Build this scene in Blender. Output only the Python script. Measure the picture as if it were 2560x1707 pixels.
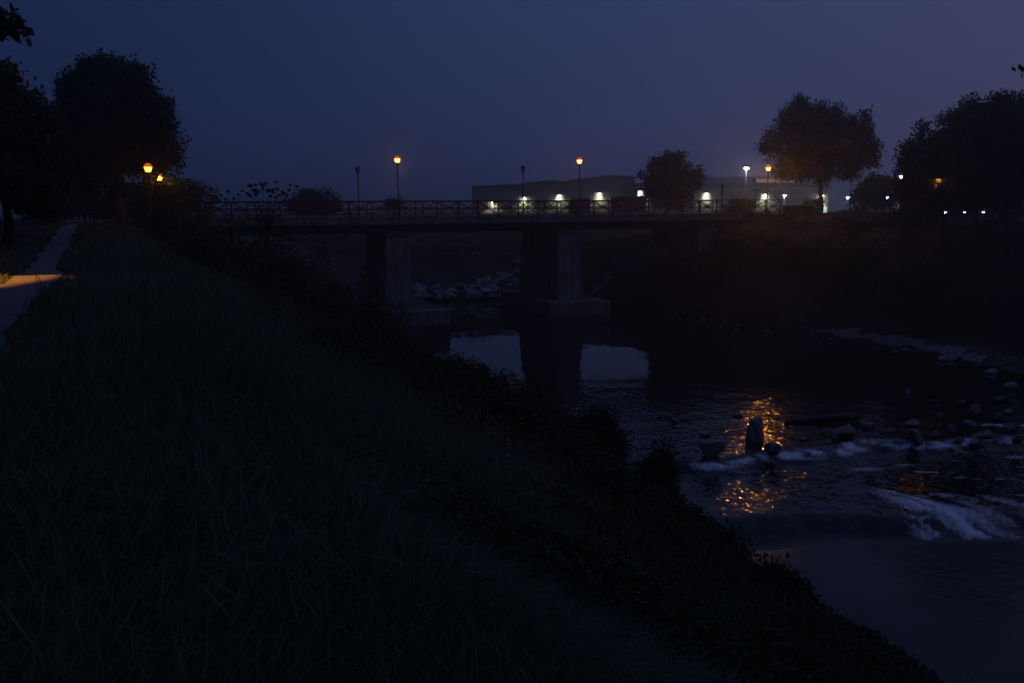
import bpy, bmesh, math, random
import numpy as np
from mathutils import Matrix, Vector

for o in list(bpy.data.objects):
    bpy.data.objects.remove(o, do_unlink=True)
scene = bpy.context.scene
COL = scene.collection
R = math.radians
rng = np.random.default_rng(7)
random.seed(7)

# ------------------------------------------------------------------ camera
EYE = 9.7                      # metres above the upper pool of the river
F_PX = 2130.0                  # focal length in pixels of the 2560 wide photograph
PITCH, ROLL = R(9.03), R(-0.30)
cam_d = bpy.data.cameras.new('camera')
cam_d.sensor_width = 36.0
cam_d.lens = 36.0 * F_PX / 2560.0
cam_d.clip_start = 0.05
cam_d.clip_end = 9000.0
cam = bpy.data.objects.new('camera', cam_d)
COL.objects.link(cam)
CM = Matrix.Rotation(math.pi / 2 - PITCH, 3, 'X') @ Matrix.Rotation(ROLL, 3, 'Z')
cam.matrix_world = Matrix.Translation((0, 0, EYE)) @ CM.to_4x4()
scene.camera = cam

# ------------------------------------------------------------------ sky: late blue dusk, paler to the right
world = bpy.data.worlds.new('World')
scene.world = world
world.use_nodes = True
nt = world.node_tree
bg = nt.nodes['Background']
sky = nt.nodes.new('ShaderNodeTexSky')
sky.sky_type = 'NISHITA'
sky.sun_disc = False
SUN_AZ = R(75)
sky.sun_elevation = R(-1.5)
sky.sun_rotation = SUN_AZ
tc = nt.nodes.new('ShaderNodeTexCoord')
dot = nt.nodes.new('ShaderNodeVectorMath'); dot.operation = 'DOT_PRODUCT'
dot.inputs[1].default_value = (math.sin(SUN_AZ), math.cos(SUN_AZ), 0)
nt.links.new(tc.outputs['Generated'], dot.inputs[0])
ramp = nt.nodes.new('ShaderNodeMapRange')
ramp.inputs['From Min'].default_value = -1.0
ramp.inputs['From Max'].default_value = 1.0
nt.links.new(dot.outputs['Value'], ramp.inputs['Value'])
cr = nt.nodes.new('ShaderNodeValToRGB').color_ramp
cr_node = nt.nodes[-1]
cr.interpolation = 'B_SPLINE'
cr.elements[0].position = 0.0; cr.elements[0].color = (.0070, .0150, .054, 1)
cr.elements[1].position = 1.0; cr.elements[1].color = (.100, .090, .150, 1)
for pos, c in ((.38, (.0066, .0150, .054)), (.63, (.0225, .0385, .112)), (.84, (.0390, .0490, .130))):
    e = cr.elements.new(pos); e.color = (*c, 1)
nt.links.new(ramp.outputs['Result'], cr_node.inputs['Fac'])
sep = nt.nodes.new('ShaderNodeSeparateXYZ'); nt.links.new(tc.outputs['Generated'], sep.inputs[0])
elv = nt.nodes.new('ShaderNodeMapRange')
elv.inputs['From Min'].default_value = 0.0; elv.inputs['From Max'].default_value = 1.0
elv.inputs['To Min'].default_value = .70; elv.inputs['To Max'].default_value = 2.0
nt.links.new(sep.outputs['Z'], elv.inputs['Value'])
mulc = nt.nodes.new('ShaderNodeVectorMath'); mulc.operation = 'SCALE'
nt.links.new(cr_node.outputs['Color'], mulc.inputs[0]); nt.links.new(elv.outputs['Result'], mulc.inputs['Scale'])
sc_ = nt.nodes.new('ShaderNodeVectorMath'); sc_.operation = 'MULTIPLY_ADD'
sc_.inputs[1].default_value = (.006, .007, .012)
nt.links.new(sky.outputs['Color'], sc_.inputs[0]); nt.links.new(mulc.outputs[0], sc_.inputs[2])
nt.links.new(sc_.outputs[0], bg.inputs['Color'])
bg.inputs['Strength'].default_value = 1.0

vs = scene.view_settings
vs.view_transform = 'Standard'
vs.look = 'None'
vs.exposure = 0.0
vs.gamma = 1.0
vs.use_curve_mapping = False
cy = scene.cycles
cy.use_denoising = True
cy.max_bounces = 4
cy.diffuse_bounces = 1
cy.glossy_bounces = 2
cy.transmission_bounces = 3
cy.volume_bounces = 0
cy.caustics_reflective = False
cy.caustics_refractive = False
cy.sample_clamp_indirect = 6.0
cy.use_light_tree = True
cy.light_sampling_threshold = 0.0
cy.adaptive_threshold = 0.006

# ------------------------------------------------------------------ pixel of the photograph -> place
def ray(px, py):
    v = CM @ Vector((px - 1280.0, -(py - 853.5), -F_PX))
    return v
def at_d(px, py, Y):
    v = ray(px, py); t = Y / v.y
    return Vector((v.x * t, Y, EYE + v.z * t))
def at_z(px, py, z):
    v = ray(px, py); t = (z - EYE) / v.z
    return Vector((v.x * t, v.y * t, z))

# ------------------------------------------------------------------ noise and mesh helpers
def _h(ix, iy, s):
    n = (ix * 374761393 + iy * 668265263 + s * 974711) & 0x7fffffff
    n = ((n ^ (n >> 13)) * 1274126177) & 0x7fffffff
    return ((n ^ (n >> 16)) & 0xffff) / 65535.0
def vnoise(x, y, s=0):
    x = np.asarray(x, float); y = np.asarray(y, float)
    ix = np.floor(x).astype(np.int64); iy = np.floor(y).astype(np.int64)
    fx = x - ix; fy = y - iy
    fx = fx * fx * (3 - 2 * fx); fy = fy * fy * (3 - 2 * fy)
    a = _h(ix, iy, s); b = _h(ix + 1, iy, s); c = _h(ix, iy + 1, s); d = _h(ix + 1, iy + 1, s)
    return (a + (b - a) * fx) + ((c + (d - c) * fx) - (a + (b - a) * fx)) * fy
def fbm(x, y, s=0, o=4):
    v = 0; a = .5
    for i in range(o):
        v = v + a * vnoise(x, y, s + i); x = np.asarray(x) * 2.03 + 11.3; y = np.asarray(y) * 2.03 + 5.1; a *= .5
    return v
def smooth(t):
    t = np.clip(t, 0, 1); return t * t * (3 - 2 * t)

def link(o, parent=None):
    COL.objects.link(o)
    if parent is not None: o.parent = parent
    return o
def fast_mesh(name, verts, quads=None, tris=None, mat=None, shade=False):
    me = bpy.data.meshes.new(name)
    verts = np.asarray(verts, np.float32)
    me.vertices.add(len(verts)); me.vertices.foreach_set('co', verts.ravel())
    nq = 0 if quads is None else len(quads); ntr = 0 if tris is None else len(tris)
    idx = []
    if nq: idx.append(np.asarray(quads, np.int32).ravel())
    if ntr: idx.append(np.asarray(tris, np.int32).ravel())
    idx = np.concatenate(idx)
    me.loops.add(len(idx)); me.loops.foreach_set('vertex_index', idx)
    me.polygons.add(nq + ntr)
    st = np.concatenate([np.arange(nq) * 4, nq * 4 + np.arange(ntr) * 3]).astype(np.int32)
    me.polygons.foreach_set('loop_start', st)
    me.update(calc_edges=True)
    if shade: me.polygons.foreach_set('use_smooth', np.ones(nq + ntr, bool))
    if mat: me.materials.append(mat)
    return me
def obj(name, me, parent=None, loc=None):
    o = bpy.data.objects.new(name, me)
    if loc is not None: o.location = loc
    return link(o, parent)
def tag(o, label, cat=None, group=None, kind=None):
    if label: o['label'] = label
    if cat: o['category'] = cat
    if group: o['group'] = group
    if kind: o['kind'] = kind
    return o
def thing(name, label, cat, loc=(0, 0, 0), rz=0.0, group=None):
    o = bpy.data.objects.new(name, None)
    o.empty_display_size = .2
    o.location = loc; o.rotation_euler = (0, 0, rz)
    link(o)
    return tag(o, label, cat, group)
def copy_tree(o, parent=None):
    c = o.copy(); COL.objects.link(c); c.parent = parent
    for ch in list(o.children): copy_tree(ch, c)
    return c

class MB:
    """collects shapes, then makes one mesh object of them"""
    def __init__(s): s.v = []; s.f = []
    def add(s, v, f):
        n = len(s.v); s.v += [tuple(p) for p in v]; s.f += [tuple(i + n for i in q) for q in f]; return s
    def box(s, x0, x1, y0, y1, z0, z1):
        v = [(x, y, z) for z in (z0, z1) for y in (y0, y1) for x in (x0, x1)]
        return s.add(v, [(0, 2, 3, 1), (4, 5, 7, 6), (0, 1, 5, 4), (2, 6, 7, 3), (0, 4, 6, 2), (1, 3, 7, 5)])
    def bar(s, a, b, w, h, up=(0, 0, 1)):
        a = Vector(a); b = Vector(b); d = (b - a).normalized(); up = Vector(up)
        sd = d.cross(up)
        if sd.length < 1e-4: sd = Vector((1, 0, 0))
        sd.normalize(); u = sd.cross(d).normalized()
        v = [p + sd * (w / 2 * i) + u * (h / 2 * j) for p in (a, b) for j in (-1, 1) for i in (-1, 1)]
        return s.add(v, [(0, 2, 3, 1), (4, 5, 7, 6), (0, 1, 5, 4), (2, 6, 7, 3), (0, 4, 6, 2), (1, 3, 7, 5)])
    def tube(s, pts, rad, n=8, cap=True):
        pts = [Vector(p) for p in pts]; k = len(pts)
        if not hasattr(rad, '__len__'): rad = [rad] * k
        v = []; f = []
        ref = Vector((0.31, 0.93, 0.2))
        for i, p in enumerate(pts):
            d = (pts[min(i + 1, k - 1)] - pts[max(i - 1, 0)]).normalized()
            a = d.cross(ref)
            if a.length < .05: a = d.cross(Vector((1, 0, 0)))
            a.normalize(); b = d.cross(a)
            for j in range(n):
                t = 2 * math.pi * j / n
                v.append(p + (a * math.cos(t) + b * math.sin(t)) * rad[i])
        for i in range(k - 1):
            for j in range(n):
                f.append((i * n + j, i * n + (j + 1) % n, (i + 1) * n + (j + 1) % n, (i + 1) * n + j))
        if cap:
            f.append(tuple(range(n - 1, -1, -1))); f.append(tuple((k - 1) * n + j for j in range(n)))
        return s.add(v, f)
    def lathe(s, prof, n=16, cap=True):
        v = []; f = []
        for r, z in prof:
            for j in range(n):
                t = 2 * math.pi * j / n; v.append((r * math.cos(t), r * math.sin(t), z))
        for i in range(len(prof) - 1):
            for j in range(n):
                f.append((i * n + j, i * n + (j + 1) % n, (i + 1) * n + (j + 1) % n, (i + 1) * n + j))
        if cap: f.append(tuple(range(n - 1, -1, -1)))
        f.append(tuple((len(prof) - 1) * n + j for j in range(n)))
        return s.add(v, f)
    def mesh(s, name, mat, shade=False):
        me = bpy.data.meshes.new(name); me.from_pydata(s.v, [], s.f); me.update()
        me.materials.append(mat)
        if shade:
            for p in me.polygons: p.use_smooth = True
        return me
    def build(s, name, mat, parent=None, loc=None, shade=False):
        return obj(name, s.mesh(name, mat, shade), parent, loc)

# ------------------------------------------------------------------ materials
def material(name, col, col2=None, rough=.85, scale=3.0, bump=0.0, bscale=20.0, spec=.3, metal=0.0, detail=5, coords='Object', fine=None):
    m = bpy.data.materials.new(name); m.use_nodes = True
    t = m.node_tree; b = t.nodes['Principled BSDF']
    b.inputs['Roughness'].default_value = rough
    b.inputs['Specular IOR Level'].default_value = spec
    b.inputs['Metallic'].default_value = metal
    c = t.nodes.new('ShaderNodeTexCoord')
    if col2 is None: b.inputs['Base Color'].default_value = (*col, 1)
    else:
        n = t.nodes.new('ShaderNodeTexNoise'); n.inputs['Scale'].default_value = scale; n.inputs['Detail'].default_value = detail
        n.inputs['Roughness'].default_value = .62
        t.links.new(c.outputs[coords], n.inputs['Vector'])
        r = t.nodes.new('ShaderNodeValToRGB')
        r.color_ramp.elements[0].position = .32; r.color_ramp.elements[0].color = (*col, 1)
        r.color_ramp.elements[1].position = .68; r.color_ramp.elements[1].color = (*col2, 1)
        t.links.new(n.outputs['Fac'], r.inputs['Fac']); t.links.new(r.outputs['Color'], b.inputs['Base Color'])
    if bump:
        n2 = t.nodes.new('ShaderNodeTexNoise'); n2.inputs['Scale'].default_value = bscale; n2.inputs['Detail'].default_value = 6
        t.links.new(c.outputs[coords], n2.inputs['Vector'])
        bp = t.nodes.new('ShaderNodeBump'); bp.inputs['Strength'].default_value = bump; bp.inputs['Distance'].default_value = .05
        t.links.new(n2.outputs['Fac'], bp.inputs['Height']); t.links.new(bp.outputs['Normal'], b.inputs['Normal'])
    return m
def leaf_material(name, a, b_, scale=.6):
    m = material(name, a, b_, rough=.6, scale=scale, spec=.25)
    t = m.node_tree; p = t.nodes['Principled BSDF']; out = t.nodes['Material Output']
    tr = t.nodes.new('ShaderNodeBsdfTranslucent'); tr.inputs['Color'].default_value = (b_[0] * 1.2, b_[1] * 1.2, b_[2] * .6, 1)
    mx = t.nodes.new('ShaderNodeMixShader'); mx.inputs[0].default_value = .22
    t.links.new(p.outputs[0], mx.inputs[1]); t.links.new(tr.outputs[0], mx.inputs[2]); t.links.new(mx.outputs[0], out.inputs['Surface'])
    return m
def emitter(name, col, strength):
    m = bpy.data.materials.new(name); m.use_nodes = True
    t = m.node_tree; t.nodes.remove(t.nodes['Principled BSDF'])
    e = t.nodes.new('ShaderNodeEmission'); e.inputs['Color'].default_value = (*col, 1); e.inputs['Strength'].default_value = strength
    t.links.new(e.outputs[0], t.nodes['Material Output'].inputs['Surface'])
    return m

SODIUM = (1.0, 0.34, 0.035)
COLD = (0.86, 1.0, 0.90)
M = dict(
    soil=material('soil', (.035, .034, .022), (.075, .066, .045), rough=.95, scale=.8, bump=.6, bscale=4, coords='Generated'),
    gravel=material('gravel', (.14, .134, .126), (.25, .24, .225), rough=.9, scale=6, bump=.5, bscale=30),
    asphalt=material('path_gravel', (.070, .069, .068), (.150, .148, .145), rough=.85, scale=1.3, detail=9, bump=.35, bscale=60),
    road=material('asphalt', (.04, .04, .042), (.07, .07, .07), rough=.8, scale=2, bump=.2, bscale=60),
    concrete=material('concrete', (.15, .147, .138), (.24, .235, .22), rough=.85, scale=.9, bump=.2, bscale=9),
    pier=material('stained_concrete', (.13, .124, .116), (.28, .268, .25), rough=.9, scale=.7, bump=.3, bscale=6),
    girder=material('girder_steel', (.05, .045, .04), (.09, .075, .06), rough=.75, scale=2),
    rail=material('rail_paint', (.075, .020, .016), (.12, .034, .026), rough=.6, scale=3),
    pole=material('lamp_pole_metal', (.010, .011, .012), None, rough=.5, metal=.2),
    glass_off=material('dull_lamp_glass', (.10, .10, .085), None, rough=.3, spec=.5),
    cold=emitter('cold_lamp', (.92, .98, 1.0), 260.0),
    wallamp=emitter('wall_lamp', (1.0, .98, .74), 120.0),
    wall=material('warehouse_cladding', (.24, .24, .23), (.29, .29, .275), rough=.7, scale=.15),
    roof=material('warehouse_roof', (.15, .155, .17), (.20, .20, .215), rough=.6, scale=.2),
    fascia=material('parapet_metal', (.16, .17, .20), (.20, .21, .24), rough=.5, scale=.3),
    print=material('sign_print', (.055, .055, .06), None, rough=.6),
    window=emitter('lit_clerestory_glass', (1.0, .82, .62), .15),
    mullion=material('mullion', (.05, .05, .055), None, rough=.5),
    truck=material('truck_box', (.045, .048, .055), (.06, .062, .07), rough=.5, scale=1),
    cab=material('car_paint', (.014, .016, .020), None, rough=.35, spec=.5),
    tyre=material('tyre_rubber', (.02, .02, .02), None, rough=.9),
    glass=material('dark_glass', (.02, .025, .03), None, rough=.1, spec=.6),
    signback=material('sign_back', (.05, .05, .05), None, rough=.5, metal=.4),
    bark=material('bark', (.030, .022, .016), (.065, .050, .036), rough=.95, scale=4, bump=.7, bscale=14),
    leaf=leaf_material('leaf_dark', (.022, .036, .014), (.045, .068, .022)),
    leaf_b=leaf_material('leaf_mid', (.030, .045, .016), (.060, .082, .028)),
    leaf_lamplit_tint=leaf_material('leaf_lamplit_tint', (.060, .062, .018), (.120, .112, .034), .6),  # paler, yellower leaf colour standing in for lamplight on one bank shrub
    leaf_y=leaf_material('leaf_round', (.028, .045, .015), (.055, .080, .026), .9),
    bramble=leaf_material('bramble_leaf', (.016, .027, .012), (.042, .054, .023), .35),
    grass=leaf_material('grass_blade', (.062, .094, .052), (.112, .140, .078), .25),
    drygrass=leaf_material('dry_grass', (.07, .062, .032), (.12, .10, .06), .4),
    rock=material('river_rock', (.13, .13, .135), (.27, .26, .255), rough=.8, scale=2.2, bump=.4, bscale=7),
    darkrock=material('wet_rock', (.035, .036, .036), (.075, .072, .068), rough=.45, scale=2.2, bump=.4, bscale=7, spec=.5),
    pale=material('pale_riprap', (.20, .195, .185), (.42, .41, .39), rough=.8, scale=1.6, bump=.4, bscale=6),
    log=material('wet_log', (.020, .016, .013), (.04, .033, .026), rough=.6, scale=6, bump=.5, bscale=18),
    stem=material('green_stem', (.03, .04, .018), (.05, .06, .03), rough=.8, scale=5),
    white=material('pale_paint', (.30, .29, .28), (.38, .37, .36), rough=.5, scale=1),
)

def stain(m, band_top, dark):
    t = m.node_tree; b = t.nodes['Principled BSDF']; src = b.inputs['Base Color'].links[0].from_socket
    g = t.nodes.new('ShaderNodeNewGeometry'); mp = t.nodes.new('ShaderNodeMapping'); mp.inputs['Scale'].default_value = (3.2, 3.2, .22)
    n = t.nodes.new('ShaderNodeTexNoise'); n.inputs['Scale'].default_value = 1.0; n.inputs['Detail'].default_value = 6
    t.links.new(g.outputs['Position'], mp.inputs['Vector']); t.links.new(mp.outputs[0], n.inputs['Vector'])
    r = t.nodes.new('ShaderNodeMapRange'); r.inputs['From Min'].default_value = .40; r.inputs['From Max'].default_value = .62; r.inputs['To Min'].default_value = dark; r.inputs['To Max'].default_value = 1.0
    t.links.new(n.outputs['Fac'], r.inputs['Value'])
    sp = t.nodes.new('ShaderNodeSeparateXYZ'); t.links.new(g.outputs['Position'], sp.inputs[0])
    ad = t.nodes.new('ShaderNodeMath'); ad.operation = 'MULTIPLY_ADD'; ad.inputs[1].default_value = .9; t.links.new(n.outputs['Fac'], ad.inputs[0]); t.links.new(sp.outputs['Z'], ad.inputs[2])
    w = t.nodes.new('ShaderNodeMapRange'); w.inputs['From Min'].default_value = band_top; w.inputs['From Max'].default_value = band_top + .25; w.inputs['To Min'].default_value = .4; w.inputs['To Max'].default_value = 1
    t.links.new(ad.outputs[0], w.inputs['Value'])
    mu = t.nodes.new('ShaderNodeMath'); mu.operation = 'MULTIPLY'; t.links.new(r.outputs[0], mu.inputs[0]); t.links.new(w.outputs[0], mu.inputs[1])
    vm = t.nodes.new('ShaderNodeVectorMath'); vm.operation = 'SCALE'; t.links.new(src, vm.inputs[0]); t.links.new(mu.outputs[0], vm.inputs['Scale']); t.links.new(vm.outputs[0], b.inputs['Base Color'])
stain(M['pier'], 1.0, .6); stain(M['concrete'], -5.0, .62)

# ------------------------------------------------------------------ layout lines of the place
def poly_dist(x, y, pts):
    d = np.full(np.shape(x), 1e9)
    for (x0, y0), (x1, y1) in zip(pts[:-1], pts[1:]):
        dx, dy = x1 - x0, y1 - y0
        t = np.clip(((x - x0) * dx + (y - y0) * dy) / (dx * dx + dy * dy), 0, 1)
        d = np.minimum(d, np.hypot(x - x0 - t * dx, y - y0 - t * dy))
    return d
def inside(x, y, poly):
    r = np.zeros(np.shape(x), bool); n = len(poly)
    for i in range(n):
        x0, y0 = poly[i]; x1, y1 = poly[(i + 1) % n]
        if y0 == y1: continue
        c = ((y0 > y) != (y1 > y)) & (x < (x1 - x0) * (y - y0) / (y1 - y0) + x0)
        r ^= c
    return r
def pz(px, py, z): v = at_z(px, py, z); return (v.x, v.y)
TOE_L = [(9.6, -40), (9.4, 8), pz(2130, 1640, .4), pz(1830, 1410, .4), pz(1640, 1250, .7), pz(1540, 1055, 1.2), pz(1280, 1000, 1.2),
         pz(930, 925, 1.2), (-13.2, 60), (-13.5, 70), (-21, 80), (-45, 88), (-160, 96)]
TOE_R = [pz(1660, 772, 0), pz(1900, 806, 0), pz(2300, 872, 0), pz(2560, 935, 0), (33, 38), (35, 25), (36, 10), (37, -40)]
TOE_F = [(-160, 112), (-50, 103), (-25, 96), pz(1040, 752, 0), pz(1310, 748, 0), pz(1500, 752, 0), TOE_R[0]]
RIVER = TOE_L + TOE_F + TOE_R

PD = Vector((ray(262, 515).x, ray(262, 515).y)).normalized()          # direction of the path
PN = Vector((PD.y, -PD.x))                                             # to its right
PATH_R, PATH_L = -1.15, -2.25                                          # offsets of its edges from the camera
def path_off(x, y): return x * PN.x + y * PN.y
def path_s(x, y): return x * PD.x + y * PD.y

B0 = Vector(at_d(500, 515, 62.0)[:2]); B1 = Vector(at_d(1845, 515, 77.5)[:2])   # near edge of the bridge
U = (B1 - B0).normalized(); V = Vector((-U.y, U.x))                    # V points away from the camera
DECK_Z, B_W = 8.85, 11.0
def bs(x, y): return (x - B0.x) * U.x + (y - B0.y) * U.y
def bq(x, y): return (x - B0.x) * V.x + (y - B0.y) * V.y
def bpt(s, q, z=0.0): p = B0 + U * s + V * q; return Vector((p.x, p.y, z))
def b_at(px):                                                          # bridge coordinate s of a pixel column on the near edge
    r = ray(px, 515); a = np.array([[r.x, -U.x], [r.y, -U.y]]); t, s = np.linalg.solve(a, [B0.x, B0.y]); return float(s)
S0, S1 = b_at(452), b_at(1951)

def terrain(x, y):
    x = np.asarray(x, float); y = np.asarray(y, float)
    dl = poly_dist(x, y, TOE_L); dr = poly_dist(x, y, TOE_R); df = poly_dist(x, y, TOE_F)
    ins = inside(x, y, RIVER)
    crest = np.maximum(path_off(x, y) - 1.1, 0)
    f = dl / (dl + crest + 1e-6)
    zl = 8.0 * np.clip(f, 0, 1) ** .82
    bumpn = fbm(x * .25, y * .25, 3) - .47
    zl = zl + bumpn * 1.3 * np.clip(crest / 3, 0, 1) * np.clip(dl / 2, 0, 1)
    lft = np.clip((PATH_L - .6 - path_off(x, y)) / 4, 0, 1)
    zl = zl + lft * .35 + lft * bumpn * .5
    t = np.clip((dr - 3.0) / 9.5, 0, 1)
    zr = np.clip(dr, 0, 1.2) * .3 + 7.85 * (t * .45 + smooth(t) * .55) + bumpn * 1.2 * np.clip(dr / 3, 0, 1) * np.clip((16 - dr) / 6, .25, 1)
    zf = 6.9 * np.clip(df / 10.5, 0, 1) ** .85 - 2.4 * smooth((df - 14) / 14) + bumpn * .7 * np.clip(df / 3, 0, 1)
    wl, wr, wf = (1 / (d + .3) ** 3 for d in (dl, dr, df))
    z = (zl * wl + zr * wr + zf * wf) / (wl + wr + wf)
    back = smooth((bq(x, y) - B_W - 3) / 14)
    z = np.where(z > 4.5, z + (4.5 - z) * back, z)
    s = bs(x, y); q = bq(x, y)
    z = np.maximum(z, 7.3 - .10 * (q - B_W - 36) ** 2 / 6.0 - np.maximum(s - 78, 0) * .4)
    ridge = DECK_Z - .22 - np.maximum(np.abs(q - B_W / 2) - B_W / 2 - .8, 0) * .55
    out = np.maximum(S0 + 1.0 - s, s - (S1 - 3.0))
    ridge = ridge - np.maximum(-out, 0) * .75
    ridge = np.where(np.abs(s) < 400, ridge, -50)
    d = np.minimum(np.minimum(dl, dr), df)
    z = np.where(ins, -.15 - 1.7 * smooth(d / 2.5), np.maximum(z, ridge))
    z = np.where(ins & (ridge > 0) & (out > -4), np.maximum(z, ridge), z)
    # gravel path bed
    po = path_off(x, y); ps = path_s(x, y)
    pzz = 8.0 + .75 * smooth((ps - 24) / 28)
    onp = (po < PATH_R + .1) & (po > PATH_L - .1) & (ps > -5) & (ps < 62)
    near_p = (po < 3.5) & (po > -9) & (ps > 24) & (ps < 70)
    z = np.where(near_p & (bq(x, y) < 0), np.maximum(z, pzz - .03 - .12 * np.maximum(po - PATH_R - .1, 0) ** 1.5), z)
    z = np.where(onp, np.maximum(pzz - .03, np.where(ps > 46, z - .03, 0)), z)
    far = np.hypot(x, y - 60)
    z = np.where(far > 300, 4.5 + (z - 4.5) * np.clip(1 - (far - 300) / 200, 0, 1), z)
    return z
def TZ(x, y): return float(terrain(np.array([x]), np.array([y]))[0])

# ------------------------------------------------------------------ ground sheet
def axis(lo, hi, step, far, grow=1.28):
    a = list(np.arange(lo, hi + 1e-6, step)); s = step
    b = [hi]; 
    while b[-1] < far: s *= grow; b.append(b[-1] + s)
    s = step; c = [lo]
    while c[-1] > -far: s *= grow; c.append(c[-1] - s)
    return np.array(c[:0:-1] + a + b[1:])
gx = axis(-34, 42, .45, 2600); gy = axis(-8, 104, .45, 2600)
GX, GY = np.meshgrid(gx, gy)
GZ = terrain(GX, GY)
nx, ny = len(gx), len(gy)
def grid_quads(nx, ny):
    i = np.arange(nx - 1)[None, :] + np.arange(ny - 1)[:, None] * nx
    return np.stack([i, i + 1, i + nx + 1, i + nx], -1).reshape(-1, 4)
ground = obj('ground', fast_mesh('ground', np.stack([GX, GY, GZ], -1).reshape(-1, 3), grid_quads(nx, ny), mat=M['soil'], shade=True))
tag(ground, 'dark earth of the river banks and the plain behind', kind='structure')

# gravel bar at the foot of the right bank
def strip(name, pts_a, pts_b, lift, mat, nsub=10):
    v = []; f = []
    n = len(pts_a)
    for a, b in zip(pts_a, pts_b):
        for k in range(nsub + 1):
            p = Vector(a[:2]).lerp(Vector(b[:2]), k / nsub); v.append((p.x, p.y))
    v = np.array(v); z = terrain(v[:, 0], v[:, 1]) + lift
    m = nsub + 1
    q = [(i * m + k, (i + 1) * m + k, (i + 1) * m + k + 1, i * m + k + 1) for i in range(n - 1) for k in range(nsub)]
    return obj(name, fast_mesh(name, np.column_stack([v, z]), quads=q, mat=mat, shade=True))
a = []; b = []
tp = [Vector(p) for p in TOE_R[1:4]]
for k in range(70):
    u = .42 + k / 69 * 1.2; i_ = min(int(u), 1); p = tp[i_].lerp(tp[i_ + 1], u - i_); d_ = (tp[i_ + 1] - tp[i_]).normalized(); n_ = Vector((-d_.y, d_.x))
    if n_.x + n_.y < 0: n_ = -n_
    w = (1.15 + .55 * math.sin(k * .31) + .35 * math.sin(k * .9)) * min(1, k / 8, (69 - k) / 8) + .15
    e0 = p + n_ * (-.1 + .25 * math.sin(k * .47)); e1 = p + n_ * w
    a.append((e0.x, e0.y)); b.append((e1.x, e1.y))
gravel_bar = strip('gravel_bar', a, b, .06, M['gravel'])
tag(gravel_bar, 'pale gravel bar along the foot of the right bank', kind='structure')

# path on the levee
a = []; b = []
for k in range(150):
    s = -4 + k * .42
    wob = .09 * math.sin(s * .55) + .05 * math.sin(s * 1.7)
    p0 = PD * s + PN * (PATH_L + wob); p1 = PD * s + PN * (PATH_R + wob * .7)
    if bq(p0.x, p0.y) > -.6: break
    a.append((p0.x, p0.y)); b.append((p1.x, p1.y))
path = strip('path', a, b, .045, M['asphalt'], 8)
tag(path, 'pale gravel path along the top of the left levee', kind='structure')

# ------------------------------------------------------------------ river water with two low sills
def sill1(x): return 31.6 + .235 * (x - 6) + .35 * np.sin(x * .55) + .25 * np.sin(x * 1.31 + 1)
def sill2(x): return 26.7 + .10 * (x - 11) + .16 * np.sin(x * .9) + .5 * (vnoise(x * .8, x * 0 + 7.7, 6) - .5) + .25 * (vnoise(x * 2.3, x * 0 + 1.7, 4) - .5)
wx = np.concatenate([np.arange(-60, 0, 1.0), np.arange(0, 26, .16), np.arange(26, 46, .8)])
wy = np.concatenate([np.arange(-20, 14, 1.0), np.arange(14, 46, .16), np.arange(46, 114, .8)])
WX, WY = np.meshgrid(wx, wy)
d1 = WY - sill1(WX); d2 = WY - sill2(WX)
lip1 = fbm(WX * .9, WY * .9, 21)
WZ = -.40 * smooth((.35 - d1) / 1.1) - .45 * smooth((.35 - d2 + .5 * (lip1 - .5)) / 1.5)
CT, CB = at_z(2165, 1212, -.4), at_z(2405, 1306, -.4)
chute_t = np.clip((CT.y - WY) / (CT.y - CB.y), -.2, 1.3)
chute_c = CT.x + (CB.x - CT.x) * chute_t                        # white chute runs aslant between the sills
chute = np.exp(-((WX - chute_c) / (.24 + 1.15 * np.clip(chute_t, 0, 1.2) ** 1.3)) ** 2) * smooth((WY - CB.y + .5) / .4) * smooth((CT.y + .8 - WY) / 1.5)
chute2 = np.exp(-((WX - (chute_c + 2.6)) / 1.2) ** 2) * smooth((WY - CB.y - .2) / .6) * smooth((CB.y + 3.2 - WY) / 1.2) * .5
tur = fbm(WX * 2.2, WY * 2.2, 31) - .47
near = np.exp(-np.maximum(-d1 - .1, 0) / 1.6) * (d1 < .3) + .35 * np.exp(-np.abs(d1) / 2.5)
WZ = WZ + tur * (.16 * near + .32 * np.clip(chute + chute2, 0, 1)) + np.clip(chute, 0, 1) * .05
WZ = WZ + (fbm(WX * .8, WY * .8, 41) - .47) * .03
gap = vnoise(WX * .55, WX * 0 + 3.3, 5)
foam1 = np.clip(1 - np.abs(d1 + .25 * (lip1 - .5) + .02) / (.20 + .30 * gap), 0, 1) * np.clip((gap - .10) * 3.0, .12, 1)
foam1 = foam1 + .22 * np.clip(1 - np.abs(d1 + .7) / .7, 0, 1) * np.clip((gap - .45) * 3, 0, 1)
foam1 = foam1 * smooth((WX - 6.2) / 1.6)
foam1 = foam1 + .7 * np.clip(1 - np.abs(d1 - 1.6 - .5 * np.sin(WX)) / .5, 0, 1) * np.clip((WX - 19) / 2, 0, 1)
stream = fbm((WX + WY * .62) * 2.6, WY * .5, 61)
foamc = np.clip(chute * 1.15 + chute2, 0, 1) * np.clip(.34 + (stream - .38) * 4.2, 0, 1.15)
edge2 = np.clip(1 - np.abs(d2 + .05) / .16, 0, 1) * np.clip((WX - 12.6) / .6, 0, 1) * np.clip((19.5 - WX) / 2, 0, 1) * .55
brk = np.clip((fbm(WX * 2.4, WY * 5.0, 71) - .30) * 3.4, .22, 1.15)
foam = np.clip(np.maximum(np.maximum(foam1 * brk, foamc), edge2 * brk), 0, 1)
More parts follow.
